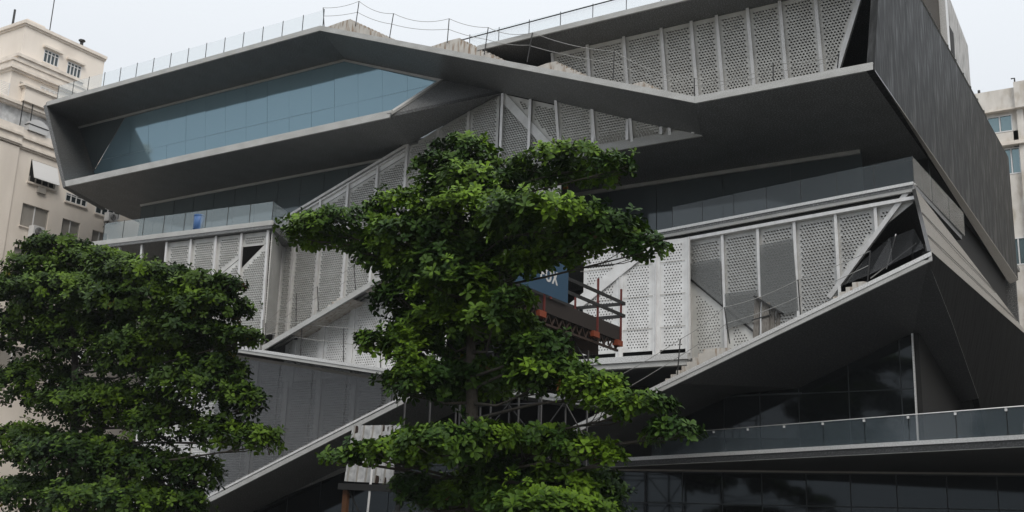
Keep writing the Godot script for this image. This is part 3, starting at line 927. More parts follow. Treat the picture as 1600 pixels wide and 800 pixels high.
	for i in 3:
		var x: float = w0[i]
		var xb: float = w0[i + 1]
		screen(b, [Vector3(x + 0.2, 11.75, -51.64), Vector3(xb - 0.2, 11.75, -51.64), Vector3(xb - 0.2, 17.5, -51.64), Vector3(x + 0.2, 17.5, -51.64)], "hole", M.screen_pale, 0.14)
		obj("wide_mullion", boxm(Vector3(xb - 0.2, 11.5, -51.66), Vector3(xb + (0.2 if i < 2 else 0.05), 17.5, -51.58)), M.screen_pale, b)
		obj("wide_mullion", boxm(Vector3(xb - 0.03, 11.5, -51.579), Vector3(xb + 0.03, 17.5, -51.52)), M.steel, b)
	obj("crease_band", solid([Vector3(-29.43, 14.34, -51.50), Vector3(-29.25, 13.70, -51.50), Vector3(-24.46, 16.86, -51.50), Vector3(-24.90, 17.26, -51.50)], Vector3(0, 0, -0.07)), M.screen_pale, b)
	for y in [12.9, 14.6, 16.3]:
		obj("panel_joint", boxm(Vector3(-28.5, y, -51.60), Vector3(-22.2, y + 0.02, -51.585)), M.shutter, b)
	obj("screen_base", boxm(Vector3(-40, 11.18, -51.75), Vector3(-22.2, 11.5, -51.4)), M.coping, b)
	obj("base_beam", boxm(Vector3(-40, 10.9, -51.9), Vector3(-22.3, 11.17, -51.5)), M.edge, b)

	# ---- right terrace: slab, guard, screens
	var ra := Vector3(-24.0, 17.93, -52.0)
	var rb := Vector3(-10.6, 17.93, -49.64)
	obj("terrace_slab", solid([ra + Vector3(0, 0.02, -0.05), rb + Vector3(0, 0.02, -0.05), Vector3(-10.4, 17.95, -59.3), Vector3(-12.4, 17.95, -59.4), Vector3(-12.4, 17.95, -62), Vector3(-36, 17.95, -62), Vector3(-36, 17.95, -53.6)], Vector3(0, 0.22, 0)), M.soffit, b)
	obj("terrace_edge", solid([Vector3(-34, 18.07, -53.76), rb + U * 0.14, rb + U * 0.28, Vector3(-34, 18.21, -53.76)], Vector3(0, 0, -0.14)), M.coping, b)
	obj("terrace_edge", solid([Vector3(-34, 17.78, -53.84), rb + Vector3(0, -0.15, -0.08), rb + Vector3(0, 0.137, -0.08), Vector3(-34, 18.067, -53.84)], Vector3(0, 0, -0.14)), M.edge, b)
	guard(b, ra + Vector3(0.6, 0.28, -0.25), rb + Vector3(0, 0.28, -0.2), 7, 1.25, M.grey_guard, 0.018)
	guard(b, rb + Vector3(0, 0.28, -0.22), Vector3(-10.28, 18.21, -59.6), 3, 1.25, M.grey_guard, 0.0)
	var RP := func(x: float, y: float) -> Vector3: return Vector3(x, y, -50.05 + 0.176 * (x + 10.6) + 0.06 * (y - 17.6))
	obj("screen_head", barm(RP.call(-23.6, 17.5) as Vector3 + Vector3(0, 0, 0.15), RP.call(-10.55, 17.5) as Vector3 + Vector3(0, 0, 0.15), 0.16, 0.3), M.steel, b)
	obj("screen_head_gap", barm(RP.call(-23.6, 17.68) as Vector3, RP.call(-10.6, 17.68) as Vector3, 0.2, 0.1), M.dark_steel, b)
	var rx := [-22.44, -20.40, -18.42, -16.47, -14.37, -12.45]
	# lower outline: the ramp's steps to the left, the raking frame to the right
	var fr := func(x: float) -> float: return 17.89 + (x - (-10.90)) * 1.083
	var crr := func(x: float) -> float: return 15.42 + (x - (-22.35)) * -0.880
	for i in rx.size():
		var x: float = rx[i]
		var bot := ramp_y(x) + 0.2
		post(b, RP.call(x, maxf(bot, fr.call(x)) if i > 4 else bot), RP.call(x, 17.42), 0.14)
		if i + 1 < rx.size():
			var xb: float = rx[i + 1]
			var b0: float = maxf(ramp_y(x) - 0.2, crr.call(x) + 0.05)
			var b1: float = maxf(ramp_y(xb) - 0.2, crr.call(xb) + 0.05)
			if i == 4: b1 = fr.call(xb) + 0.1; b0 = fr.call(x) + 0.1
			screen(b, [RP.call(x + 0.03, b0), RP.call(xb - 0.03, b1), RP.call(xb - 0.03, 17.42), RP.call(x + 0.03, 17.42)], "hood", M.screen, 0.13)
			if crr.call(x) > ramp_y(x) + 0.3 and i < 2:    # smoother sheets below the crease
				screen(b, [RP.call(x + 0.03, ramp_y(x) - 0.2), RP.call(xb - 0.03, ramp_y(xb) - 0.2), RP.call(xb - 0.03, maxf(crr.call(xb) - 0.03, ramp_y(xb) - 0.1)), RP.call(x + 0.03, crr.call(x) - 0.03)], "hole", M.screen_dull, 0.25)
	var xl: float = rx[5]
	screen(b, [RP.call(xl + 0.03, fr.call(xl) + 0.12), RP.call(-10.75, 17.35), RP.call(-10.75, 17.42), RP.call(xl + 0.03, 17.42)], "hood", M.screen, 0.10)
	screen(b, [RP.call(-22.15, 17.0), RP.call(rx[0] - 0.03, crr.call(rx[0])), RP.call(rx[0] - 0.03, 17.42), RP.call(-23.4, 17.42)], "hood", M.screen, 0.1)
	obj("raking_frame", barm(RP.call(-14.9, fr.call(-14.9)) as Vector3 + Vector3(0, 0, 0.08), RP.call(-10.6, fr.call(-10.6)) as Vector3 + Vector3(0, 0, 0.08), 0.22, 0.22), M.steel, b)
	obj("crease_band", barm(RP.call(rx[0] - 0.8, crr.call(rx[0] - 0.8)) as Vector3 + Vector3(0, 0, 0.03), RP.call(rx[2], crr.call(rx[2])) as Vector3 + Vector3(0, 0, 0.03), 0.1, 0.1), M.dark_steel, b)

	# ---- lower right ramp and its great inclined soffit
	var r0 := -27.2
	var r1 := -9.55
	obj("ramp_plate", solid([Vector3(r0, ramp_y(r0) - 0.36, -47.45), Vector3(r1 - 0.25, ramp_y(r1 - 0.25) - 0.36, -47.45), Vector3(r1 - 0.45, ramp_y(r1 - 0.45) - 0.36, -53.3), Vector3(r0, ramp_y(r0) - 0.36, -53.3)], Vector3(0, 0.33, 0)), M.soffit_shaded, b)
	obj("ramp_edge", solid([Vector3(r0, ramp_y(r0) - 0.18, -47.38), Vector3(r1, ramp_y(r1) - 0.18, -47.38), Vector3(r1, ramp_y(r1), -47.38), Vector3(r0, ramp_y(r0), -47.38)], Vector3(0, 0, -0.12)), M.coping, b)
	obj("ramp_edge", solid([Vector3(r0, ramp_y(r0) - 0.38, -47.42), Vector3(r1, ramp_y(r1) - 0.38, -47.42), Vector3(r1, ramp_y(r1) - 0.183, -47.42), Vector3(r0, ramp_y(r0) - 0.183, -47.42)], Vector3(0, 0, -0.12)), M.edge, b)
	var gs := [Vector3(-21, 9.33, -47.5), Vector3(-9.72, 13.92, -47.5), Vector3(-20.95, 9.52, -53.05), Vector3(-17.1, 9.73, -53.05), Vector3(-11.7, 12.03, -53.05), Vector3(-9.98, 12.42, -53.05), Vector3(-10.57, 10.12, -61.85), Vector3(-12.2, 9.8, -61.85)]
	st = st_new()
	for t in [[0, 1, 3], [0, 3, 2], [1, 4, 3], [1, 5, 4], [4, 5, 6], [4, 6, 7]]:
		prism(st, [gs[t[0]], gs[t[1]], gs[t[2]]], Vector3(0, 0.04, 0))
	obj("great_soffit", done(st), M.soffit_shaded, b)
	flight(b, ramp_y, -18.2, -18.7, -19.9, -22.9, -47.9, -50.4, M.stair_concrete)
	flight(b, ramp_y, -12.0, -12.5, -13.0, -15.0, -47.9, -50.0, M.stair_concrete)
	flight(b, ramp_y, -22.6, -23.3, -23.9, -26.6, -47.9, -50.4, M.stair_concrete)
	obj("lower_side_wall", solid([Vector3(-9.69, 13.97, -47.42), Vector3(-9.60, 14.34, -47.42), Vector3(-9.38, 15.25, -74), Vector3(-12.32, 3.0, -80), Vector3(-10.59, 10.2, -61.8)], Vector3(-0.3, 0, 0)), M.shaded_granite, b)
	var fold := [Vector3(-9.58, 14.36, -47.6), Vector3(-9.36, 15.25, -73.8), Vector3(-10.2, 17.12, -59.4), Vector3(-10.52, 17.9, -49.7)]
	st = st_new()
	prism(st, [fold[0], fold[1], fold[2]], Vector3(-0.15, -0.05, 0))
	prism(st, [fold[0], fold[2], fold[3]], Vector3(-0.15, -0.05, 0))
	obj("side_fold", done(st), M.polished, b)
	obj("fold_seam", barm(fold[0].lerp(fold[3], 0.25) + Vector3(0.02, 0, 0), fold[1].lerp(fold[2], 0.25) + Vector3(0.02, 0, 0), 0.02, 0.02), M.dark_steel, b)
	obj("fold_seam", barm(fold[0].lerp(fold[3], 0.6) + Vector3(0.02, 0, 0), fold[1].lerp(fold[2], 0.6) + Vector3(0.02, 0, 0), 0.02, 0.02), M.dark_steel, b)
	obj("rear_side_wall", boxm(Vector3(-12.6, 2, -86), Vector3(-12.3, 22.4, -59.6)), M.dark, b)  # near-black: the overhang's shade put into the wall's colour

	# ---- first floor: slab, guard, glass below the great soffit
	var fa1 := Vector3(-28.0, 6.5, -53.4)
	var fb1 := Vector3(-2.0, 6.5, -44.2)
	obj("first_floor_slab", solid([fa1 + Vector3(0, -0.43, -0.06), fb1 + Vector3(0, -0.43, -0.06), Vector3(-2, 6.07, -70), Vector3(-36, 6.07, -70), Vector3(-36, 6.07, -56.3)], Vector3(0, 0.4, 0)), M.soffit_shaded, b)
	obj("first_floor_edge", solid([fa1 + U * -0.17, fb1 + U * -0.17, fb1, fa1], Vector3(0.03, 0, -0.14)), M.coping, b)
	obj("first_floor_edge", solid([fa1 + Vector3(0, -0.45, -0.07), fb1 + Vector3(0, -0.45, -0.07), fb1 + Vector3(0, -0.173, -0.07), fa1 + Vector3(0, -0.173, -0.07)], Vector3(0.03, 0, -0.14)), M.edge, b)
	guard(b, Vector3(-24.6, 6.5, -52.35), Vector3(-3.0, 6.5, -44.75), 11, 1.05, M.guard_dark, 0.0, 0.022)
	for k in 12:
		var p := Vector3(-24.6, 6.5, -52.35).lerp(Vector3(-3.0, 6.5, -44.75), k / 11.0)
		obj("guard_clamp", boxm(p + Vector3(-0.045, 0.93, 0.0), p + Vector3(0.045, 1.03, 0.06)), M.coping, b)
	glazing(b, "first_floor_glazing", [Vector3(-24.4, 6.5, -53.0), Vector3(-11.7, 6.5, -53.0), Vector3(-11.7, 12.0, -53.0), Vector3(-17.1, 9.7, -53.0), Vector3(-20.95, 9.5, -53), Vector3(-24.4, 7.95, -53.0)], [0.0, 3.45, 5.3, 7.25, 9.65, 12.05, 12.68], [-0.1, 2.95, 8], M.dark_glass, M.dark_joint)
	obj("glazing_post", boxm(Vector3(-11.76, 6.5, -53.0), Vector3(-11.68, 12.0, -52.9)), M.coping, b)
	obj("glazing_head", boxm(Vector3(-20.95, 9.42, -52.98), Vector3(-17.0, 9.5, -52.95)), M.dark_joint, b)
	obj("inner_wall", boxm(Vector3(-13.5, 6.5, -62.2), Vector3(-11.0, 10.0, -61.9)), M.dark, b)  # black sheet where the space under the soffit is only dark
	obj("inner_wall", boxm(Vector3(-11.65, 6.5, -66.4), Vector3(-11.45, 12.0, -53.0)), M.dark, b)

	# ---- ground floor glass, right and left
	var ga := Vector3(-36.0, 0.15, -52.85)
	var gb := Vector3(0.0, 0.15, -60.585)
	var gl := (gb - ga).length()
	xs = []
	for q in [-0.5, 2.0, 4.0, 6.0, 8.0]: xs.append(q)
	for q in [10.05, 12.03, 14.09, 16.11, 18.31, 20.45, 22.62, 24.91, 27.17]: xs.append(q)
	xs.append(gl + 3.0)
	glazing(b, "ground_glazing", [ga, gb, gb + U * 5.85, ga + U * 5.85], xs, [-0.1, 1.5, 4.2, 5.8], M.low_glass, M.dark_joint, 0.03)
	obj("glazing_head", solid([ga + Vector3(0, 5.84, 0.06), gb + Vector3(0, 5.84, 0.06), gb + Vector3(0, 6.06, 0.06), ga + Vector3(0, 6.06, 0.06)], Vector3(0, 0, -0.1)), M.shutter, b)
	glazing(b, "ground_glazing", [Vector3(-62, 0.15, -52.4), Vector3(-36.2, 0.15, -52.4), Vector3(-36.2, 8.4, -52.4), Vector3(-50, 4.2, -52.4), Vector3(-62, 1.6, -52.4)], [0, 2.6, 5.2, 7.8, 10.4, 13.0, 15.6, 18.2, 20.8, 23.4, 26], [-0.1, 3.0, 6.0, 9], M.low_glass, M.dark_joint)

	# ---- descending path on the left and the wedge below it
	var dy := func(x: float) -> float: return 12.5 - (x + 47.3) * 0.171
	obj("descending_path", solid([Vector3(-57, dy.call(-57.0) - 0.32, -47.45), Vector3(-25.2, dy.call(-25.2) - 0.32, -47.45), Vector3(-25.2, dy.call(-25.2) - 0.32, -51.9), Vector3(-57, dy.call(-57.0) - 0.32, -51.9)], Vector3(0, 0.3, 0)), M.soffit, b)
	obj("path_edge", solid([Vector3(-57, dy.call(-57.0) - 0.16, -47.38), Vector3(-25.4, dy.call(-25.4) - 0.16, -47.38), Vector3(-25.4, dy.call(-25.4) + 0.01, -47.38), Vector3(-57, dy.call(-57.0) + 0.01, -47.38)], Vector3(0, 0, -0.12)), M.coping, b)
	obj("path_edge", solid([Vector3(-57, dy.call(-57.0) - 0.34, -47.42), Vector3(-25.4, dy.call(-25.4) - 0.34, -47.42), Vector3(-25.4, dy.call(-25.4) - 0.163, -47.42), Vector3(-57, dy.call(-57.0) - 0.163, -47.42)], Vector3(0, 0, -0.12)), M.edge, b)
	var wl := func(x: float) -> float: return 4.22 + (x + 49.53) * 0.381        # the wedge's lower stringer
	obj("stringer", solid([Vector3(-60.5, wl.call(-60.5) - 0.13, -47.45), Vector3(-34.3, wl.call(-34.3) - 0.13, -47.45), Vector3(-34.3, wl.call(-34.3) - 0.13, -51.9), Vector3(-60.5, wl.call(-60.5) - 0.13, -51.9)], Vector3(0, 0.21, 0)), M.soffit, b)
	obj("stringer_edge", solid([Vector3(-60.5, wl.call(-60.5) - 0.15, -47.38), Vector3(-34.3, wl.call(-34.3) - 0.15, -47.38), Vector3(-34.3, wl.call(-34.3) + 0.1, -47.38), Vector3(-60.5, wl.call(-60.5) + 0.1, -47.38)], Vector3(0, 0, -0.12)), M.edge, b)
	obj("stringer_edge", solid([Vector3(-60.5, wl.call(-60.5) + 0.24, -47.5), Vector3(-34.3, wl.call(-34.3) + 0.24, -47.5), Vector3(-34.3, wl.call(-34.3) + 0.36, -47.5), Vector3(-60.5, wl.call(-60.5) + 0.36, -47.5)], Vector3(0, 0, -0.12)), M.steel, b)
	var qx := [-60.0, -57.4, -54.8, -52.2, -49.6, -47.0, -44.4, -41.8, -39.2, -36.4]
	for i in qx.size() - 1:
		var x: float = qx[i]
		var xb: float = qx[i + 1]
		var o := 0.28 * 3
		screen(b, [Vector3(x + 0.06, wl.call(x) + 0.1, -49.5), Vector3(xb - 0.06, wl.call(xb) + 0.1, -49.5), Vector3(xb - 0.06, maxf(dy.call(xb) - 0.5, wl.call(xb) + 0.15), -49.5), Vector3(x + 0.06, dy.call(x) - 0.5, -49.5)], "hood", M.screen_pale, 0.2)
		post(b, Vector3(xb, wl.call(xb) + 0.1, -49.5), Vector3(xb, maxf(dy.call(xb) - 0.5, wl.call(xb) + 0.2), -49.5), 0.3)
		if i >= 3 and i < 8:
			obj("smoked_pane", solid([Vector3(x + 0.02, wl.call(x) + 1.0, -48.7), Vector3(xb - 0.02, wl.call(xb) + 1.0, -48.7), Vector3(xb - 0.02, dy.call(xb) - 0.45, -48.7), Vector3(x + 0.02, dy.call(x) - 0.45, -48.7)], Vector3(0, 0, -0.03)), M.smoked_glass, b)
	obj("wedge_head", solid([Vector3(-60, dy.call(-60.0) - 0.62, -48.6), Vector3(-35, dy.call(-35.0) - 0.62, -48.6), Vector3(-35, dy.call(-35.0) - 0.45, -48.6), Vector3(-60, dy.call(-60.0) - 0.45, -48.6)], Vector3(0, 0, -0.1)), M.shutter, b)

# ------------------------------------------------------------------ neighbours
func sash_window(parent: Node3D, x: float, z0: float, z1: float, y0: float, y1: float, lights: int, frame: Material, glass: Material, hood := false) -> MeshInstance3D:
	# a window in a wall whose face looks along +x, drawn from z0 (street end) to z1
	var st := st_new()
	var w := 0.07
	box(st, Vector3(x - 0.15, y0, z0), Vector3(x + 0.03, y0 + w, z1))
	box(st, Vector3(x - 0.15, y1 - w, z0), Vector3(x + 0.03, y1, z1))
	for k in lights + 1:
		var z := lerpf(z0, z1, float(k) / lights)
		box(st, Vector3(x - 0.14, y0 + w, z + w * 0.5), Vector3(x + 0.02, y1 - w, z - w * 0.5))
	box(st, Vector3(x - 0.135, lerpf(y0, y1, 0.72), z0 - w), Vector3(x + 0.012, lerpf(y0, y1, 0.72) + 0.06, z1 + w))
	var f := obj("window", done(st), frame, parent)
	for k in lights:
		var a := lerpf(z0, z1, float(k) / lights) - 0.05
		var c := lerpf(z0, z1, float(k + 1) / lights) + 0.05
		obj("pane", boxm(Vector3(x - 0.10, y0 + 0.05, a), Vector3(x - 0.06, lerpf(y0, y1, 0.72), c)), glass, f)
		obj("pane", boxm(Vector3(x - 0.10, lerpf(y0, y1, 0.74), a), Vector3(x - 0.06, y1 - 0.05, c)), glass, f)
	obj("sill", boxm(Vector3(x, y0 - 0.12, z0 + 0.1), Vector3(x + 0.14, y0 - 0.003, z1 - 0.1)), M.beige_trim, parent)
	if hood:
		obj("window_hood", boxm(Vector3(x, y1 + 0.08, z0 + 0.2), Vector3(x + 0.3, y1 + 0.24, z1 - 0.2)), M.beige_trim, parent)
	return f

func cornice(parent: Node3D, x: float, z0: float, z1: float, y: float, steps: Array, front_to := -90.0) -> void:
	var st := st_new()
	for s in steps:      # [bottom, top, projection]
		box(st, Vector3(x - 0.3, y + s[0], z1), Vector3(x + s[2], y + s[1], z0 + s[2]))
		box(st, Vector3(front_to, y + s[0], z0 - 0.3), Vector3(x - 0.301, y + s[1], z0 + s[2]))
	obj("cornice", done(st), M.beige_trim, parent)

func shutter_window(parent: Node3D, x: float, z0: float, z1: float, y0: float, y1: float, lights: int) -> void:
	var st := st_new()
	box(st, Vector3(x - 0.32, y0, z0), Vector3(x - 0.30, y1, z1))
	var f := obj("window", done(st), M.room, parent)
	var n := int((y1 - y0) / 0.09)
	var s2 := st_new()
	for k in n:
		var y := y0 + 0.06 + k * (y1 - y0 - 0.06) / n
		box(s2, Vector3(x - 0.26, y, z0 - 0.05), Vector3(x - 0.2, y + 0.075, z1 + 0.05))
	obj("roller_shutter", done(s2), M.shutter, f)
	for k in lights + 1:
		var z := lerpf(z0 - 0.03, z1 + 0.03, float(k) / lights)
		obj("frame_bar", boxm(Vector3(x - 0.19, y0, z + 0.04), Vector3(x - 0.12, y1, z - 0.04)), M.white_paint if k % 2 else M.shutter, f)
	obj("sill", boxm(Vector3(x, y0 - 0.1, z0 + 0.1), Vector3(x + 0.16, y0 - 0.003, z1 - 0.1)), M.beige_trim, parent)

func wall_with_openings(x: float, z0: float, z1: float, y0: float, y1: float, holes: Array, depth := 0.35) -> ArrayMesh:
	# face at x, from z0 (larger) to z1; holes: [z0, z1, y0, y1], cut through by dividing the wall into bands
	var ys := [y0, y1]
	for h in holes:
		ys.append(h[2]); ys.append(h[3])
	ys.sort()
	var st := st_new()
	for i in ys.size() - 1:
		if ys[i + 1] - ys[i] < 0.001: continue
		var mid: float = (ys[i] + ys[i + 1]) * 0.5
		var cuts := []
		for h in holes:
			if mid > h[2] and mid < h[3]: cuts.append(h)
		cuts.sort_custom(func(p, q): return p[0] > q[0])
		var z := z0
		for h in cuts:
			if z - h[0] > 0.001: box(st, Vector3(x - depth, ys[i], z), Vector3(x, ys[i + 1], h[0]))
			z = h[1]
		if z - z1 > 0.001: box(st, Vector3(x - depth, ys[i], z), Vector3(x, ys[i + 1], z1))
	return done(st)

func beige_building() -> void:
	var x := -78.0
	var b := thing("beige_apartment_building", "beige rendered apartment building with moulded cornices and stepped top floors at left", "building", Vector3(-84, 0, -52))
	var holes := [[-50.95, -53.4, 28.5, 30.35], [-54.5, -56.5, 27.9, 28.65], [-57.45, -59.9, 27.7, 28.55], [-50.8, -53.2, 24.85, 26.7], [-54.5, -56.2, 24.3, 26.45], [-57.45, -59.0, 24.5, 26.25], [-50.66, -53.0, 21.2, 23.1], [-54.5, -56.2, 20.6, 22.6], [-57.45, -59.0, 20.8, 22.4], [-50.7, -53.1, 17.4, 19.3], [-54.5, -56.2, 16.9, 18.9], [-50.7, -53.1, 13.6, 15.5], [-54.5, -56.2, 13.1, 15.1]]
	obj("wall", wall_with_openings(x, -49.7, -66, 0, 30.9, holes), M.beige, b)
	obj("wall_bay", boxm(Vector3(x - 0.35, 0, -49.69), Vector3(x + 0.18, 30.9, -41)), M.beige, b)
	obj("front_wall", boxm(Vector3(-98, 0, -41.4), Vector3(x - 0.36, 30.9, -41)), M.beige, b)
	obj("roof", boxm(Vector3(-98, 30.9, -66), Vector3(x - 0.02, 31.0, -41.1)), M.beige_trim, b)
	obj("inner_wall", boxm(Vector3(x - 2.5, 0, -65.8), Vector3(x - 2.3, 30.8, -41.5)), M.room, b)
	# band of mouldings under the set-back floor
	cornice(b, x + 0.05, -49.72, -66, 30.9, [[0.0, 0.12, 0.1], [0.121, 0.30, 0.22], [0.301, 0.8, 0.12], [0.801, 1.0, 0.3], [1.001, 1.55, 0.16]])
	cornice(b, x + 0.2, -41.0, -49.71, 31.0, [[0.0, 0.12, 0.1], [0.121, 0.30, 0.22], [0.301, 0.8, 0.12], [0.801, 1.0, 0.3], [1.001, 1.55, 0.16]])
	# grey set-back floor, its balcony and the awning frame
	obj("grey_floor_wall", boxm(Vector3(-96, 31.1, -66), Vector3(x - 0.55, 34.2, -45)), M.grey_render, b)
	cornice(b, x - 0.2, -45.0, -66, 34.2, [[0.0, 0.14, 0.15], [0.141, 0.34, 0.32], [0.341, 0.5, 0.2]])
	obj("upper_floor_wall", boxm(Vector3(-95, 34.7, -66), Vector3(x - 0.1, 36.9, -48.2)), M.beige, b)
	obj("corner_block", boxm(Vector3(x - 0.09, 34.7, -53.4), Vector3(x + 0.35, 35.75, -49.3)), M.beige, b)
	cornice(b, x + 0.3, -49.25, -53.4, 35.75, [[0.0, 0.12, 0.1], [0.121, 0.3, 0.25]], x - 0.4)
	cornice(b, x - 0.05, -48.2, -66, 36.9, [[0.0, 0.14, 0.18], [0.141, 0.36, 0.36], [0.361, 0.8, 0.2], [0.801, 1.0, 0.3]])
	obj("penthouse_wall", wall_with_openings(x, -48.7, -56.35, 37.9, 40.95, [[-50.65, -52.0, 38.62, 39.75], [-52.9, -54.2, 38.45, 39.6]]), M.beige, b)
	obj("penthouse_front", boxm(Vector3(-92, 37.9, -49.1), Vector3(x - 0.36, 40.95, -48.7)), M.beige, b)
	obj("penthouse_core", boxm(Vector3(-92, 37.9, -56.3), Vector3(x - 0.6, 40.9, -49.2)), M.room, b)
	cornice(b, x, -48.7, -56.4, 40.95, [[0.0, 0.14, 0.12], [0.141, 0.4, 0.25]])
	cornice(b, x + 0.1, -48.5, -54.4, 37.9, [[0.0, 0.2, 0.15], [0.201, 0.45, 0.3]])
	obj("penthouse_roof", boxm(Vector3(-92, 40.96, -56.3), Vector3(x - 0.3, 41.2, -48.9)), M.beige_trim, b)
	obj("roof_block", boxm(Vector3(-84, 41.2, -50.8), Vector3(x - 0.6, 41.9, -49.1)), M.beige, b)
	sash_window(b, x, -50.65, -52.0, 38.62, 39.75, 4, M.white_paint, M.house_glass, true)
	sash_window(b, x, -52.9, -54.2, 38.45, 39.6, 4, M.white_paint, M.house_glass, true)
	sash_window(b, x - 0.06, -50.85, -52.5, 35.95, 36.6, 4, M.white_paint, M.white_paint)
	obj("wall_lamp", boxm(Vector3(x - 0.1, 36.1, -49.0), Vector3(x, 36.25, -49.35)), M.shutter, b)
	# tall window with its white awning shutter pushed out
	var st := st_new()
	box(st, Vector3(x - 0.3, 28.5, -50.95), Vector3(x - 0.28, 30.35, -53.4))
	var w := obj("window", done(st), M.room, b)
	obj("awning_shutter", solid([Vector3(x - 0.05, 30.3, -51.05), Vector3(x - 0.05, 30.3, -53.38), Vector3(x + 0.55, 28.75, -53.38), Vector3(x + 0.55, 28.75, -51.05)], Vector3(0.05, 0.03, 0)), M.white_paint, w)
	for k in 5:
		obj("frame_bar", boxm(Vector3(x - 0.1, 28.5, -51.0 - k * 0.58), Vector3(x + 0.0, 29.0, -51.08 - k * 0.58)), M.shutter, w)
	obj("sill", boxm(Vector3(x, 28.36, -50.85), Vector3(x + 0.2, 28.497, -53.5)), M.beige_trim, b)
	for q in [[-54.5, -56.5, 27.9, 28.65], [-57.45, -59.9, 27.7, 28.55]]:
		sash_window(b, x, q[0], q[1], q[2], q[3], 4, M.white_paint, M.house_glass)
	for q in [[-50.8, -53.2, 24.85, 26.7], [-54.5, -56.2, 24.3, 26.45], [-57.45, -59.0, 24.5, 26.25], [-50.66, -53.0, 21.2, 23.1], [-54.5, -56.2, 20.6, 22.6], [-57.45, -59.0, 20.8, 22.4], [-50.7, -53.1, 17.4, 19.3], [-54.5, -56.2, 16.9, 18.9], [-50.7, -53.1, 13.6, 15.5], [-54.5, -56.2, 13.1, 15.1]]:
		shutter_window(b, x, q[0], q[1], q[2], q[3], 2)
	obj("vent_box", boxm(Vector3(x, 27.85, -51.8), Vector3(x + 0.22, 28.32, -52.5)), M.shutter, b)
	# balcony rail and the black awning frame on the grey floor
	st = st_new()
	for k in 8:
		bar(st, Vector3(x - 0.1, 34.75 + k * 0.14, -45.2), Vector3(x - 0.1, 34.75 + k * 0.14, -48.2), 0.03, 0.03, Vector3.RIGHT)
	for k in 4:
		bar(st, Vector3(x - 0.1, 34.7, -45.2 - k), Vector3(x - 0.1, 35.8, -45.2 - k), 0.05, 0.05)
	obj("balcony_rail", done(st), M.white_paint, b)
	st = st_new()
	for z in [-49.35, -50.2]:
		bar(st, Vector3(x + 0.25, 32.5, z), Vector3(x + 0.25, 34.75, z), 0.06, 0.06)
	bar(st, Vector3(x + 0.25, 34.75, -48.6), Vector3(x + 0.25, 34.75, -54), 0.06, 0.06)
	bar(st, Vector3(x + 0.25, 33.5, -51.4), Vector3(x + 0.25, 33.5, -55), 0.05, 0.05)
	for z in [-51.5, -53.3]:
		bar(st, Vector3(x + 0.25, 32.5, z), Vector3(x + 0.25, 33.5, z), 0.06, 0.06)
	obj("terrace_frame", done(st), M.black_rail, b)
	# roof bits
	obj("roof_vent", tubem([Vector3(-79, 41.2, -54.6), Vector3(-79, 42.3, -54.6)], 0.14), M.dark_steel, b)
	obj("roof_vent", tubem([Vector3(-79, 42.3, -54.6), Vector3(-79, 42.42, -54.6)], 0.28), M.dark_steel, b)
	obj("roof_vent", tubem([Vector3(-79, 41.2, -55.1), Vector3(-79, 41.8, -55.1)], 0.15), M.dark_steel, b)
	obj("chimney_pipe", tubem([Vector3(-81, 41.2, -49.4), Vector3(-81, 43.4, -49.4)], 0.09), M.dark_steel, b)

	# things on the building
	var ant := thing("roof_antenna", "tall thin pole antenna on the beige building's roof", "antenna", Vector3(-79.5, 41.2, -51.8))
	obj("mast", tubem([Vector3(-79.5, 41.1, -51.8), Vector3(-79.5, 46.8, -51.8)], 0.04), M.dark_steel, ant)
	obj("collar", tubem([Vector3(-79.5, 41.15, -51.8), Vector3(-79.5, 41.9, -51.8)], 0.07), M.dark_steel, ant)
	var dish := thing("grey_tank", "round-topped grey metal tank on the beige building's set-back terrace", "tank", Vector3(-77.9, 32.5, -51))
	var arc := []
	for k in 9:
		var t := PI * k / 8.0
		arc.append(Vector3(-78.1, 33.0 + sin(t) * 0.55, -50.9 + cos(t) * 0.85))
	arc.append(Vector3(-78.1, 32.5, -51.75)); arc.append(Vector3(-78.1, 32.5, -50.05))
	obj("tank_body", solid(arc, Vector3(0.5, 0, 0)), M.plastic_grey, dish)
	obj("tank_rim", boxm(Vector3(-78.15, 32.96, -50.0), Vector3(-77.55, 33.02, -51.8)), M.dark_steel, dish)
	air_con("grey air conditioner under the shuttered window beside the left tree top", Vector3(x, 24.1, -51.55), Vector3(0.75, 0.9, 0.95))
	air_con("small air conditioner below the window just under the museum's gallery soffit", Vector3(x, 27.2, -58.3), Vector3(0.7, 0.75, 0.9))

func air_con(label: String, at: Vector3, s: Vector3) -> void:
	var a := thing("air_conditioner", label, "air conditioner", at, "air conditioners on the beige wall")
	obj("casing", boxm(at + Vector3(0.1, 0, 0), at + Vector3(s.x, s.y, -s.z)), M.white_paint, a)
	var c := at + Vector3(s.x, s.y * 0.5, -s.z * 0.5)
	obj("fan_recess", tubem([c, c + Vector3(0.012, 0, 0)], s.y * 0.38, 16), M.room, a)
	var st := st_new()
	for k in 6:
		var r := s.y * (0.06 + 0.055 * k)
		var ring := []
		for i in 17:
			ring.append(c + Vector3(0.03, cos(TAU * i / 16) * r, sin(TAU * i / 16) * r))
		tube(st, ring, [0.008], 3)
	obj("grille", done(st), M.plastic_grey, a)
	st = st_new()
	bar(st, at + Vector3(0, -0.05, -0.1), at + Vector3(s.x, -0.05, -0.1), 0.05, 0.05)
	bar(st, at + Vector3(0, -0.05, -s.z + 0.1), at + Vector3(s.x, -0.05, -s.z + 0.1), 0.05, 0.05)
	bar(st, at + Vector3(0, -0.5, -0.1), at + Vector3(s.x - 0.1, -0.08, -0.1), 0.04, 0.04)
	obj("bracket", done(st), M.dark_steel, a)

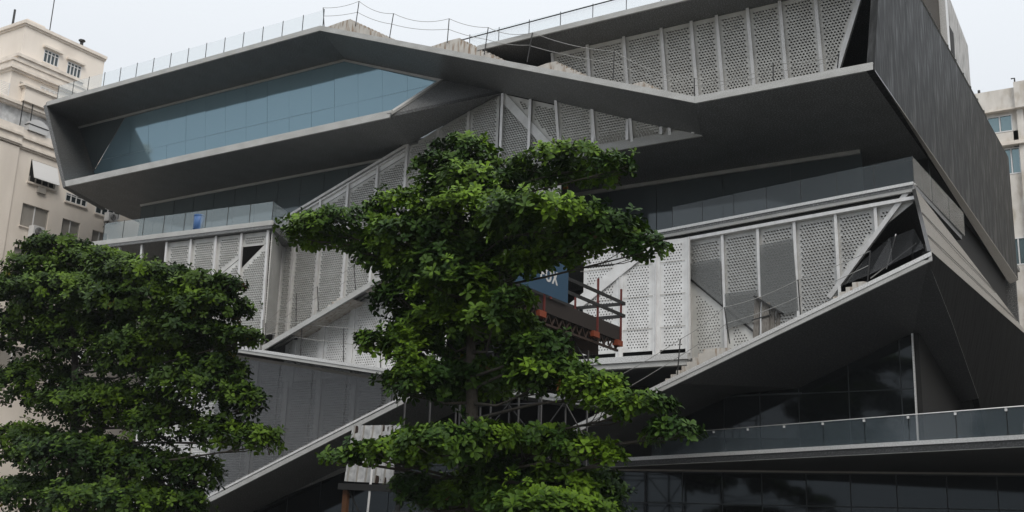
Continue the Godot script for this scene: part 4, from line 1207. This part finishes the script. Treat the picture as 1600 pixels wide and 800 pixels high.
func white_building() -> void:
	var z := -105.0
	var b := thing("white_apartment_building", "off-white apartment building with teal windows behind the museum at right", "building", Vector3(-8, 0, -108))
	# the facade looks along +z; built as piers and bands round its openings
	var holes := [[-15.55, -13.4, 40.25, 41.9], [-14.5, -10.5, 36.15, 38.65], [-15.55, -13.4, 31.8, 33.4], [-14.5, -10.5, 27.7, 30.2], [-14.5, -10.5, 19.4, 21.9]]
	var st := st_new()
	for r in [[-30, -15.55, 0, 43.6], [-13.4, -13.0, 38.65, 43.6], [-15.549, -13.4, 41.9, 43.6], [-15.549, -13.0, 38.65, 40.25], [-15.549, -14.5, 30.2, 38.649], [-14.499, -10.5, 30.2, 36.15], [-15.549, -10.5, 0, 27.7], [-15.549, -14.5, 27.7, 30.199], [-10.5, 6, 0, 43.6], [-13.0, -10.5, 38.65, 43.6]]:
		box(st, Vector3(r[0], r[2], z - 0.4), Vector3(r[1], r[3], z))
	obj("wall", done(st), M.off_white, b)
	obj("inner_wall", boxm(Vector3(-30, 0, z - 1.6), Vector3(6, 43, z - 1.4)), M.room, b)
	obj("side_wall", boxm(Vector3(-30.4, 0, z - 14), Vector3(-30.01, 43.6, z)), M.off_white, b)
	obj("roof", boxm(Vector3(-30.4, 43.61, z - 14), Vector3(6, 43.8, z + 0.1)), M.off_white, b)
	obj("parapet", boxm(Vector3(-30.4, 42.3, z + 0.01), Vector3(-13.0, 44.25, z + 0.5)), M.off_white, b)
	obj("parapet", boxm(Vector3(-12.97, 42.1, z + 0.01), Vector3(6, 44.6, z + 0.9)), M.off_white, b)
	obj("cornice", boxm(Vector3(-30.4, 42.16, z + 0.01), Vector3(-13.0, 42.29, z + 0.62)), M.beige_trim, b)
	obj("cornice", boxm(Vector3(-15.3, 38.75, z + 0.01), Vector3(-10, 39.1, z + 0.7)), M.beige_trim, b)
	obj("pilaster", boxm(Vector3(-12.95, 0, z + 0.01), Vector3(-12.4, 42.09, z + 0.4)), M.off_white, b)
	for w in [[-15.55, -13.4, 40.25, 41.9], [-14.5, -12.97, 36.15, 38.65], [-12.38, -10.5, 36.15, 38.65], [-14.5, -12.97, 27.7, 30.2]]:
		st = st_new()
		var fw := 0.1
		box(st, Vector3(w[0], w[2], z - 0.2), Vector3(w[1], w[2] + fw, z + 0.04))
		box(st, Vector3(w[0], w[3] - fw, z - 0.2), Vector3(w[1], w[3], z + 0.04))
		for k in 3:
			var xx: float = lerpf(w[0] + fw * 0.5, w[1] - fw * 0.5, k / 2.0)
			box(st, Vector3(xx - fw * 0.5, w[2] + fw, z - 0.19), Vector3(xx + fw * 0.5, w[3] - fw, z + 0.03))
		var f := obj("window", done(st), M.white_paint, b)
		for k in 2:
			obj("pane", boxm(Vector3(lerpf(w[0], w[1], k * 0.5) + 0.08, w[2] + 0.08, z - 0.12), Vector3(lerpf(w[0], w[1], k * 0.5 + 0.5) - 0.08, w[3] - 0.08, z - 0.08)), M.green_glass, f)
	obj("street_wing", boxm(Vector3(1.5, 0, -86), Vector3(16, 24, -49)), M.off_white, b)
	for i in 6:
		for j in 5:
			var c := Vector3(1.44, 3.0 + j * 4.2, -52.5 - i * 6.0)
			obj("wing_window", boxm(c, c + Vector3(0.04, 1.9, -2.4)), M.house_glass, b)
	obj("roof_pipe", tubem([Vector3(-12.9, 44.6, z + 0.3), Vector3(-12.9, 45.2, z + 0.3), Vector3(-13.2, 45.2, z + 0.3)], 0.07), M.dark_steel, b)
	obj("roof_pipe", tubem([Vector3(-16.0, 44.2, z + 0.3), Vector3(-16.0, 44.6, z + 0.3)], 0.12), M.dark_steel, b)

# ------------------------------------------------------------------ the building works
func works() -> void:
	# safety lines: thin posts and two cords each
	safety("slack white cords on leaning posts along the top edge of the descending stair", [Vector3(-45.35, 33.29, -48.20), Vector3(-42.76, 32.77, -48.20), Vector3(-40.00, 31.37, -48.20), Vector3(-35.69, 30.08, -48.20), Vector3(-33.06, 28.78, -48.20), Vector3(-30.20, 27.78, -48.20)], [Vector3(-45.58, 34.49, -48.20), Vector3(-42.63, 34.22, -48.20), Vector3(-39.82, 32.72, -48.20), Vector3(-35.64, 31.40, -48.20), Vector3(-32.87, 30.20, -48.20), Vector3(-29.92, 29.21, -48.20)], 0.25)
	safety("sagging cords on the plate edge before the upper right screens", [Vector3(-30.07, 27.60, -48.00), Vector3(-24.81, 25.59, -48.00), Vector3(-20.32, 23.72, -48.00), Vector3(-16.33, 23.60, -48.00), Vector3(-13.29, 23.78, -48.00)], [Vector3(-29.80, 29.10, -48.00), Vector3(-24.76, 26.90, -48.00), Vector3(-20.32, 24.50, -48.00), Vector3(-16.31, 24.48, -48.00), Vector3(-13.19, 24.27, -48.00)], 0.35)
	safety("thin cords on posts along the descending path beside the rising stair", [Vector3(-47.57, 12.84, -47.70), Vector3(-44.53, 12.20, -47.70), Vector3(-41.28, 11.71, -47.70), Vector3(-38.61, 11.20, -47.70), Vector3(-36.62, 10.85, -47.70)], [Vector3(-47.77, 14.40, -47.70), Vector3(-44.63, 13.97, -47.70), Vector3(-41.45, 13.47, -47.70), Vector3(-38.77, 13.17, -47.70), Vector3(-36.77, 12.84, -47.70)], 0.05)
	safety("cords on posts following the left rising stair", [Vector3(-47.49, 13.04, -47.80), Vector3(-45.17, 13.99, -47.80), Vector3(-43.54, 14.84, -47.80), Vector3(-40.87, 15.84, -47.80)], [Vector3(-47.63, 14.21, -47.80), Vector3(-45.38, 15.84, -47.80), Vector3(-43.77, 16.08, -47.80), Vector3(-41.12, 17.07, -47.80)], 0.06)
	safety("dark cords on posts along the lower right ramp stair", [Vector3(-24.07, 8.27, -47.70), Vector3(-21.13, 9.79, -47.70), Vector3(-18.55, 11.26, -47.70), Vector3(-15.25, 12.18, -47.70), Vector3(-12.30, 13.43, -47.70)], [Vector3(-24.29, 9.80, -47.70), Vector3(-20.96, 11.43, -47.70), Vector3(-18.78, 12.76, -47.70), Vector3(-15.32, 13.72, -47.70), Vector3(-12.11, 14.69, -47.70)], 0.1)

	# safety netting over some of the screens
	for q in [["grey debris net over the narrow screen left of the wooden bundle", [1078, 414], [1127, 405], [1131, 480], [1081, 438]],
			["large grey debris net right above the wooden bundle", [1189, 385], [1241, 374], [1250, 488], [1191, 505]],
			["low grey debris net left of the wooden bundle", [1135, 462], [1184, 456], [1188, 500], [1137, 516]]]:
		pass
	var nets := [["grey debris net over the narrow screen beside the white panels", [Vector3(-22.40, 16.20, -52.01), Vector3(-20.57, 16.23, -51.69), Vector3(-20.51, 13.84, -51.82), Vector3(-22.31, 15.45, -52.04)]],
		["tall grey debris net on the screen right of the wooden bundle", [Vector3(-18.33, 16.54, -51.27), Vector3(-16.56, 16.61, -50.96), Vector3(-16.44, 13.12, -51.15), Vector3(-18.40, 12.81, -51.51)]],
		["low grey debris net on the screen left of the wooden bundle", [Vector3(-20.34, 14.40, -51.76), Vector3(-18.61, 14.38, -51.45), Vector3(-18.53, 12.92, -51.53), Vector3(-20.34, 12.61, -51.86)]]]
	for n in nets:
		var o := obj("debris_net", solid(n[1], Vector3(0, 0, 0.02)), M.netting)
		tag(o, n[0], "net", "debris nets on the right screens")

	# weathered planks stood on end on the ramp
	var pb := thing("plank_bundle", "bundle of weathered grey planks standing on the ramp before the screens", "wood", Vector3(-17.21, 11.63, -48.60))
	var pk := [[1183, 520, 1184, 466, 0.30], [1196, 516, 1197, 474, 0.34], [1206, 512, 1208, 480, 0.22], [1214, 508, 1216, 487, 0.2]]
	for q in [[Vector3(-17.64, 11.60, -48.60), Vector3(-17.51, 13.32, -48.60), 0.26], [Vector3(-17.15, 11.66, -48.50), Vector3(-17.09, 12.99, -48.50), 0.34], [Vector3(-16.88, 11.78, -48.60), Vector3(-16.80, 12.78, -48.60), 0.2], [Vector3(-16.67, 11.90, -48.70), Vector3(-16.57, 12.60, -48.70), 0.16]]:
		obj("plank", barm(q[0] - Vector3(0, 0.3, 0), q[1], q[2], 0.12), M.grey_wood, pb)
	obj("binding", barm(Vector3(-17.73, 12.22, -48.40), Vector3(-16.83, 12.39, -48.40), 0.05, 0.05), M.dark_steel, pb)
	obj("cover", barm(Vector3(-17.60, 13.31, -48.50), Vector3(-16.35, 12.43, -48.50), 0.09, 0.4), M.black_rail, pb)

	# torn plastic film in the dark triangle at the ramp's upper end
	var film := thing("plastic_film", "torn translucent plastic film hung in the dark gap at the ramp's upper end", "plastic sheet", Vector3(-11.92, 14.18, -49.00))
	var fp := [Vector3(-13.57, 13.52, -48.60), Vector3(-12.65, 14.67, -48.90), Vector3(-11.58, 15.59, -49.20), Vector3(-10.49, 15.76, -48.80), Vector3(-10.08, 14.98, -48.20)]
	var fq := [Vector3(-13.21, 13.42, -48.00), Vector3(-12.34, 13.75, -48.20), Vector3(-11.34, 14.18, -48.30), Vector3(-10.48, 14.47, -48.10), Vector3(-9.93, 14.61, -47.90)]
	for i in 4:
		obj("film_fold", solid([fq[i], fq[i + 1], fp[i + 1] + Vector3(0, 0, 0.1 * (i % 2)), fp[i]], Vector3(0.0, 0.01, 0.02)), M.tarp_film, film)
	obj("pole", barm(Vector3(-11.74, 14.11, -48.80), Vector3(-11.35, 15.74, -49.20), 0.04, 0.04), M.plastic_grey, film)
	obj("pole", barm(Vector3(-12.39, 13.70, -48.60), Vector3(-10.44, 15.15, -48.90), 0.04, 0.04), M.plastic_grey, film)

	# blue barrel on the terrace
	var bp := Vector3(-54.24, 20.75, -46.51)
	var br := thing("blue_barrel", "blue plastic drum behind the glass guard of the left terrace", "barrel", bp)
	obj("drum", tubem([bp + Vector3(0, 0, -1.2), bp + Vector3(0, 0.95, -1.2)], 0.33, 14), M.barrel_blue, br)
	obj("rim", tubem([bp + Vector3(0, 0.9, -1.2), bp + Vector3(0, 0.98, -1.2)], 0.35, 14), M.barrel_blue, br)

	# mast-climbing work platform behind the tree
	var px := -23.76       # its long right side runs towards the facade
	var pf := thing("work_platform", "dark work platform with black rails and red posts behind the middle tree", "work platform", Vector3(px - 1.2, 0, -42.5))
	var y := 11.45
	obj("deck", boxm(Vector3(px - 2.4, y, -47), Vector3(px, y + 0.12, -37.4)), M.deck, pf)
	obj("side_board", boxm(Vector3(px, y - 0.05, -47.02), Vector3(px + 0.05, y + 0.62, -37.4)), M.deck, pf)
	obj("end_board", boxm(Vector3(px - 2.4, y, -47.06), Vector3(px - 0.01, y + 0.6, -47.01)), M.deck, pf)
	for zz in [-46.95, -44.6, -39.8]:
		obj("rail_post", boxm(Vector3(px + 0.05, y - 0.1, zz - 0.04), Vector3(px + 0.13, y + 2.45, zz + 0.04)), M.red_post, pf)
		obj("post_foot", boxm(Vector3(px - 0.12, y - 0.32, zz - 0.1), Vector3(px + 0.16, y - 0.06, zz + 0.45)), M.orange, pf)
		obj("rail_post", boxm(Vector3(px - 2.44, y - 0.1, zz - 0.04), Vector3(px - 2.36, y + 2.3, zz + 0.04)), M.red_post, pf)
	for h in [1.18, 1.78]:
		obj("rail", boxm(Vector3(px + 0.131, y + h - 0.08, -47.15), Vector3(px + 0.18, y + h + 0.08, -37.2)), M.black_rail, pf)
		obj("rail", boxm(Vector3(px - 2.5, y + h - 0.08, -47.15), Vector3(px - 2.445, y + h + 0.08, -37.2)), M.black_rail, pf)
		obj("rail", boxm(Vector3(px - 2.5, y + h - 0.08, -47.21), Vector3(px + 0.2, y + h + 0.08, -47.151)), M.black_rail, pf)
	var st := st_new()
	for i in 16:      # lattice girders under the deck
		var za := -47.0 + i * 0.6
		for xx in [px - 0.05, px - 2.3]:
			bar(st, Vector3(xx, y - 0.03, za), Vector3(xx, y - 0.5, za + 0.3), 0.06, 0.06, Vector3.RIGHT)
			bar(st, Vector3(xx, y - 0.5, za + 0.3), Vector3(xx, y - 0.03, za + 0.6), 0.06, 0.06, Vector3.RIGHT)
	for xx in [px - 0.05, px - 2.3]:
		bar(st, Vector3(xx, y - 0.52, -46.9), Vector3(xx, y - 0.52, -37.5), 0.1, 0.1, Vector3.RIGHT)
	bar(st, Vector3(px - 1.2, y - 0.45, -46.6), Vector3(px - 1.2, y - 0.45, -38), 0.5, 0.6, Vector3.RIGHT)
	obj("lattice_girder", done(st), M.rust_dark, pf)
	var bn := obj("banner", boxm(Vector3(px + 0.19, y + 0.66, -41.6), Vector3(px + 0.21, y + 2.3, -36.8)), M.banner_blue)
	tag(bn, "blue banner with white lettering on the work platform behind the middle tree", "banner")
	var tm := TextMesh.new()
	tm.text = "FOX"
	var sfnt := SystemFont.new()
	sfnt.font_names = PackedStringArray(["Droid Sans"])
	sfnt.font_weight = 700
	tm.font = sfnt
	tm.font_size = 64
	tm.pixel_size = 0.0125
	tm.depth = 0.01
	var tx := obj("lettering", tm, M.plastic_grey, bn)
	tx.position = Vector3(px + 0.225, y + 1.5, -39.9)
	tx.rotation.y = PI / 2

	# scaffold tower carrying the platform
	var sc := thing("scaffold_tower", "lattice of thin steel scaffold tubes under the work platform behind the middle tree", "scaffold", Vector3(-25, 0, -44))
	var cols := [-31.0, -29.6, -28.0, -26.4, -25.0, -23.9]
	for x in cols:
		for zz in [-40.2, -44.2]:
			obj("standard", tubem([Vector3(x, 0.13, zz), Vector3(x, 10.6 + 0.2 * sin(x * 3.0), zz)], 0.05, 6), M.dark_steel, sc)
	for k in 6:
		y = 1.4 + k * 1.7
		for zz in [-40.14, -44.14]:
			obj("ledger", tubem([Vector3(-31.3, y, zz), Vector3(-23.6, y, zz)], 0.04, 6), M.dark_steel, sc)
		for i in cols.size() - 1:
			var u := i % 2 == k % 2
			obj("brace", tubem([Vector3(cols[i], y if u else y + 1.7, -44.1), Vector3(cols[i + 1], y + 1.7 if u else y, -44.1)], 0.035, 5), M.dark_steel, sc)
	obj("ladder_beam", barm(Vector3(-26.0, 6.9, -42.9), Vector3(-22.0, 6.0, -42.9), 0.22, 0.12), M.black_rail, sc)

	# white corrugated sheet on its stand
	var ca := Vector3(-36.47, 4.63, -43.00)
	var cb := Vector3(-33.67, 4.51, -43.00)
	var cc := Vector3(-33.35, 7.27, -43.00)
	var cd := Vector3(-36.20, 7.32, -43.00)
	var sh := thing("corrugated_sheet", "white ribbed metal sheet hoisted on a stand left of the middle tree", "metal sheet", (ca + cb) * 0.5)
	obj("sheet", solid([ca, cb, cc, cd], Vector3(0, 0, -0.03)), M.tin, sh)
	for k in 6:
		var t := k / 5.0
		obj("rib", barm(ca.lerp(cb, t) + Vector3(0, 0, 0.05), cd.lerp(cc, t) + Vector3(0, 0, 0.05), 0.09, 0.09), M.tin, sh)
	for k in 5:
		var t := (k + 0.14) / 5.0
		obj("rib_shadow", barm(ca.lerp(cb, t) + Vector3(0, 0, 0.012), cd.lerp(cc, t) + Vector3(0, 0, 0.012), 0.05, 0.02), M.shutter, sh)  # dark bars beside the ribs paint the shadow of their gaps
	for q in [[0.04, 0.93, 0.5], [0.62, 0.95, 0.45], [0.8, 0.93, 0.5], [0.5, 0.62, 0.4], [0.66, 0.06, 0.5], [0.82, 0.04, 0.5]]:
		var m := (ca.lerp(cb, q[0]) as Vector3).lerp(cd.lerp(cc, q[0]), q[1])
		var pts := []
		for i in 7: pts.append(m + Vector3(cos(i * 0.9) * q[2] * (0.35 + 0.15 * sin(i * 2.3)), sin(i * 0.9) * q[2] * 0.4, 0.004))
		obj("leaf_patch", solid(pts, Vector3(0, 0, 0.006)), M.rust_dark, sh)  # dark patches stand in for leaves hanging before the sheet
	var sd := thing("sheet_stand", "black frame with one rusty orange leg under the ribbed white sheet", "frame", Vector3(ca.x, 0, ca.z))
	obj("top_beam", barm(ca + Vector3(-0.25, -0.25, 0.1), cb + Vector3(0.6, -0.25, 0.1), 0.3, 0.4), M.black_rail, sd)
	obj("leg", barm(Vector3(ca.x + 0.05, 0.1, ca.z), ca + Vector3(0.05, -0.35, 0), 0.28, 0.2), M.rust, sd)
	obj("leg", barm(Vector3(cb.x + 0.45, 0.1, cb.z), cb + Vector3(0.45, -0.35, 0), 0.16, 0.16), M.black_rail, sd)
	obj("pipe", tubem([Vector3(ca.x + 1.55, 0.1, ca.z + 0.3), ca + Vector3(1.75, 1.2, 0.2)], 0.06), M.plastic_grey, sd)
	obj("brace", barm(ca + Vector3(0.2, -0.4, 0), Vector3(ca.x + 1.7, ca.y - 2.6, ca.z), 0.06, 0.06), M.black_rail, sd)

func safety(label: String, feet: Array, tops: Array, drop: float) -> void:
	var o := thing("safety_line", label, "safety line", feet[0], "safety lines along the plates")
	for i in feet.size():
		var f: Vector3 = feet[i]
		obj("post", tubem([f - Vector3(0, 0.2, 0), tops[i]], 0.03, 5), M.dark_steel, o)
	for lvl in [1.0, 0.5]:
		var path := []
		for i in feet.size() - 1:
			var a: Vector3 = (feet[i] as Vector3).lerp(tops[i], lvl)
			var c: Vector3 = (feet[i + 1] as Vector3).lerp(tops[i + 1], lvl)
			var s := sag(a, c, drop * (0.6 + 0.4 * ((i * 7) % 3)) * lvl)
			if i > 0: s.remove_at(0)
			path.append_array(s)
		obj("cord", tubem(path, 0.016, 4), M.rope, o)

func trees() -> void:
	tree("almond_tree", "tall tiered broad-leaved tree standing before the middle of the museum", Vector3(-20.63, 0.13, -31.00), Vector3(-22.01, 15.03, -31.00), [[Vector3(-22.03, 15.28, -31.00), 1.19, 0.51, 1.15], [Vector3(-22.21, 14.53, -30.45), 1.13, 0.43, 1.15], [Vector3(-17.92, 14.29, -31.55), 2.00, 0.41, 1.15], [Vector3(-15.76, 13.68, -30.67), 0.62, 0.32, 1.15], [Vector3(-21.13, 14.64, -32.10), 1.38, 0.44, 1.15], [Vector3(-21.21, 13.68, -30.45), 1.88, 0.57, 1.15], [Vector3(-26.43, 12.68, -30.12), 2.15, 0.60, 1.15], [Vector3(-28.09, 12.67, -29.90), 0.81, 0.45, 1.15], [Vector3(-23.97, 13.34, -30.67), 1.61, 0.51, 1.15], [Vector3(-23.12, 11.94, -29.68), 1.55, 0.61, 1.15], [Vector3(-20.85, 12.46, -31.00), 2.87, 0.87, 1.15], [Vector3(-17.55, 11.66, -29.35), 2.23, 0.63, 1.15], [Vector3(-15.90, 11.34, -30.12), 1.50, 0.52, 1.15], [Vector3(-14.56, 10.77, -30.34), 0.79, 0.41, 1.15], [Vector3(-16.56, 10.89, -29.90), 1.21, 0.38, 1.15], [Vector3(-24.56, 11.56, -30.12), 1.13, 0.51, 1.15], [Vector3(-22.37, 10.96, -31.00), 2.23, 0.81, 1.70], [Vector3(-21.53, 11.64, -32.32), 1.82, 0.59, 1.70], [Vector3(-17.50, 10.79, -30.12), 0.82, 0.28, 1.15], [Vector3(-18.74, 10.51, -30.01), 0.93, 0.39, 1.70], [Vector3(-21.84, 10.06, -31.88), 1.68, 0.58, 1.70], [Vector3(-23.47, 9.89, -30.34), 1.22, 0.69, 1.70], [Vector3(-22.56, 8.89, -31.44), 2.12, 0.96, 1.70], [Vector3(-23.16, 7.92, -30.12), 1.09, 0.84, 1.70], [Vector3(-24.50, 8.33, -29.68), 0.57, 0.34, 1.70], [Vector3(-20.85, 8.85, -31.88), 1.65, 0.85, 1.70], [Vector3(-18.55, 9.19, -29.02), 0.76, 0.38, 1.70], [Vector3(-17.92, 7.80, -30.01), 0.90, 0.48, 1.70], [Vector3(-18.34, 7.40, -30.34), 1.06, 0.38, 1.70], [Vector3(-22.72, 6.95, -30.34), 1.40, 0.89, 1.70], [Vector3(-21.83, 7.16, -32.10), 1.77, 0.88, 1.70], [Vector3(-17.74, 6.93, -30.34), 1.40, 0.55, 1.70], [Vector3(-15.91, 6.38, -29.90), 1.06, 0.46, 1.70], [Vector3(-14.52, 5.73, -29.68), 1.21, 0.43, 1.70], [Vector3(-13.25, 5.04, -29.57), 0.76, 0.31, 1.70], [Vector3(-20.52, 4.62, -28.58), 1.58, 0.68, 1.70], [Vector3(-22.15, 4.37, -28.14), 1.30, 0.38, 1.70], [Vector3(-23.91, 4.27, -27.92), 0.65, 0.18, 1.70], [Vector3(-19.39, 4.87, -29.35), 1.19, 0.51, 1.70], [Vector3(-18.13, 4.94, -30.34), 1.39, 0.44, 1.70], [Vector3(-16.30, 4.58, -29.90), 1.05, 0.26, 1.70], [Vector3(-15.23, 4.36, -29.68), 0.47, 0.16, 1.70], [Vector3(-19.77, 3.65, -31.55), 2.08, 0.80, 1.70], [Vector3(-16.98, 3.41, -30.78), 1.47, 0.76, 1.70], [Vector3(-21.74, 3.19, -30.78), 1.67, 0.45, 1.70], [Vector3(-17.35, 2.80, -29.90), 2.11, 0.66, 1.70], [Vector3(-22.50, 3.53, -29.68), 0.72, 0.32, 1.70], [Vector3(-20.71, 9.90, -29.46), 1.26, 0.72, 1.70], [Vector3(-19.26, 8.67, -29.24), 1.01, 0.38, 1.70]], 11, 0.92, 0.30, 1.1)
	tree("almond_tree", "wide broad-leaved tree, dim light put into its leaf colour, at the left before the beige building", Vector3(-42.86, 0.13, -33.00), Vector3(-46.16, 14.28, -33.00), [[Vector3(-47.02, 14.95, -33.00), 1.80, 0.58, 1.15], [Vector3(-47.58, 13.80, -32.34), 1.85, 0.68, 1.15], [Vector3(-44.62, 14.12, -33.66), 2.14, 0.62, 1.15], [Vector3(-39.80, 12.66, -32.45), 2.41, 0.58, 1.15], [Vector3(-35.92, 11.93, -32.12), 1.62, 0.46, 1.15], [Vector3(-34.15, 11.72, -31.90), 0.68, 0.31, 1.15], [Vector3(-49.08, 13.17, -32.45), 1.40, 0.80, 1.15], [Vector3(-45.30, 12.25, -32.67), 3.31, 1.02, 1.15], [Vector3(-40.42, 11.56, -32.78), 3.14, 1.02, 1.15], [Vector3(-35.57, 10.89, -32.12), 2.00, 0.77, 1.15], [Vector3(-33.30, 9.47, -31.90), 1.03, 0.44, 1.15], [Vector3(-36.52, 9.79, -32.45), 2.43, 0.73, 1.15], [Vector3(-48.85, 11.03, -33.00), 2.18, 1.32, 1.15], [Vector3(-44.78, 10.25, -33.66), 3.01, 1.41, 1.15], [Vector3(-39.85, 9.25, -33.00), 2.82, 1.20, 1.15], [Vector3(-34.81, 8.29, -32.12), 1.44, 0.67, 1.15], [Vector3(-35.44, 7.53, -32.12), 2.10, 0.89, 1.15], [Vector3(-32.60, 6.87, -31.90), 1.01, 0.73, 1.15], [Vector3(-31.38, 5.32, -31.57), 0.88, 0.62, 1.15], [Vector3(-33.60, 5.65, -32.01), 1.14, 0.78, 1.15], [Vector3(-47.68, 8.22, -33.33), 2.44, 1.43, 1.15], [Vector3(-41.99, 7.07, -33.00), 3.13, 1.21, 1.15], [Vector3(-37.35, 6.04, -32.34), 1.87, 0.91, 1.15], [Vector3(-46.92, 5.42, -32.56), 2.06, 1.13, 1.15], [Vector3(-42.13, 4.75, -32.12), 3.06, 1.13, 1.15], [Vector3(-38.33, 4.21, -32.45), 2.27, 1.02, 1.15], [Vector3(-35.15, 4.06, -32.34), 1.03, 0.74, 1.15], [Vector3(-44.85, 3.10, -32.12), 2.83, 0.96, 1.15], [Vector3(-39.02, 2.87, -31.90), 3.44, 0.90, 1.15], [Vector3(-35.53, 2.91, -32.01), 1.15, 0.65, 1.15]], 29, 0.94, 0.32, 0.72)
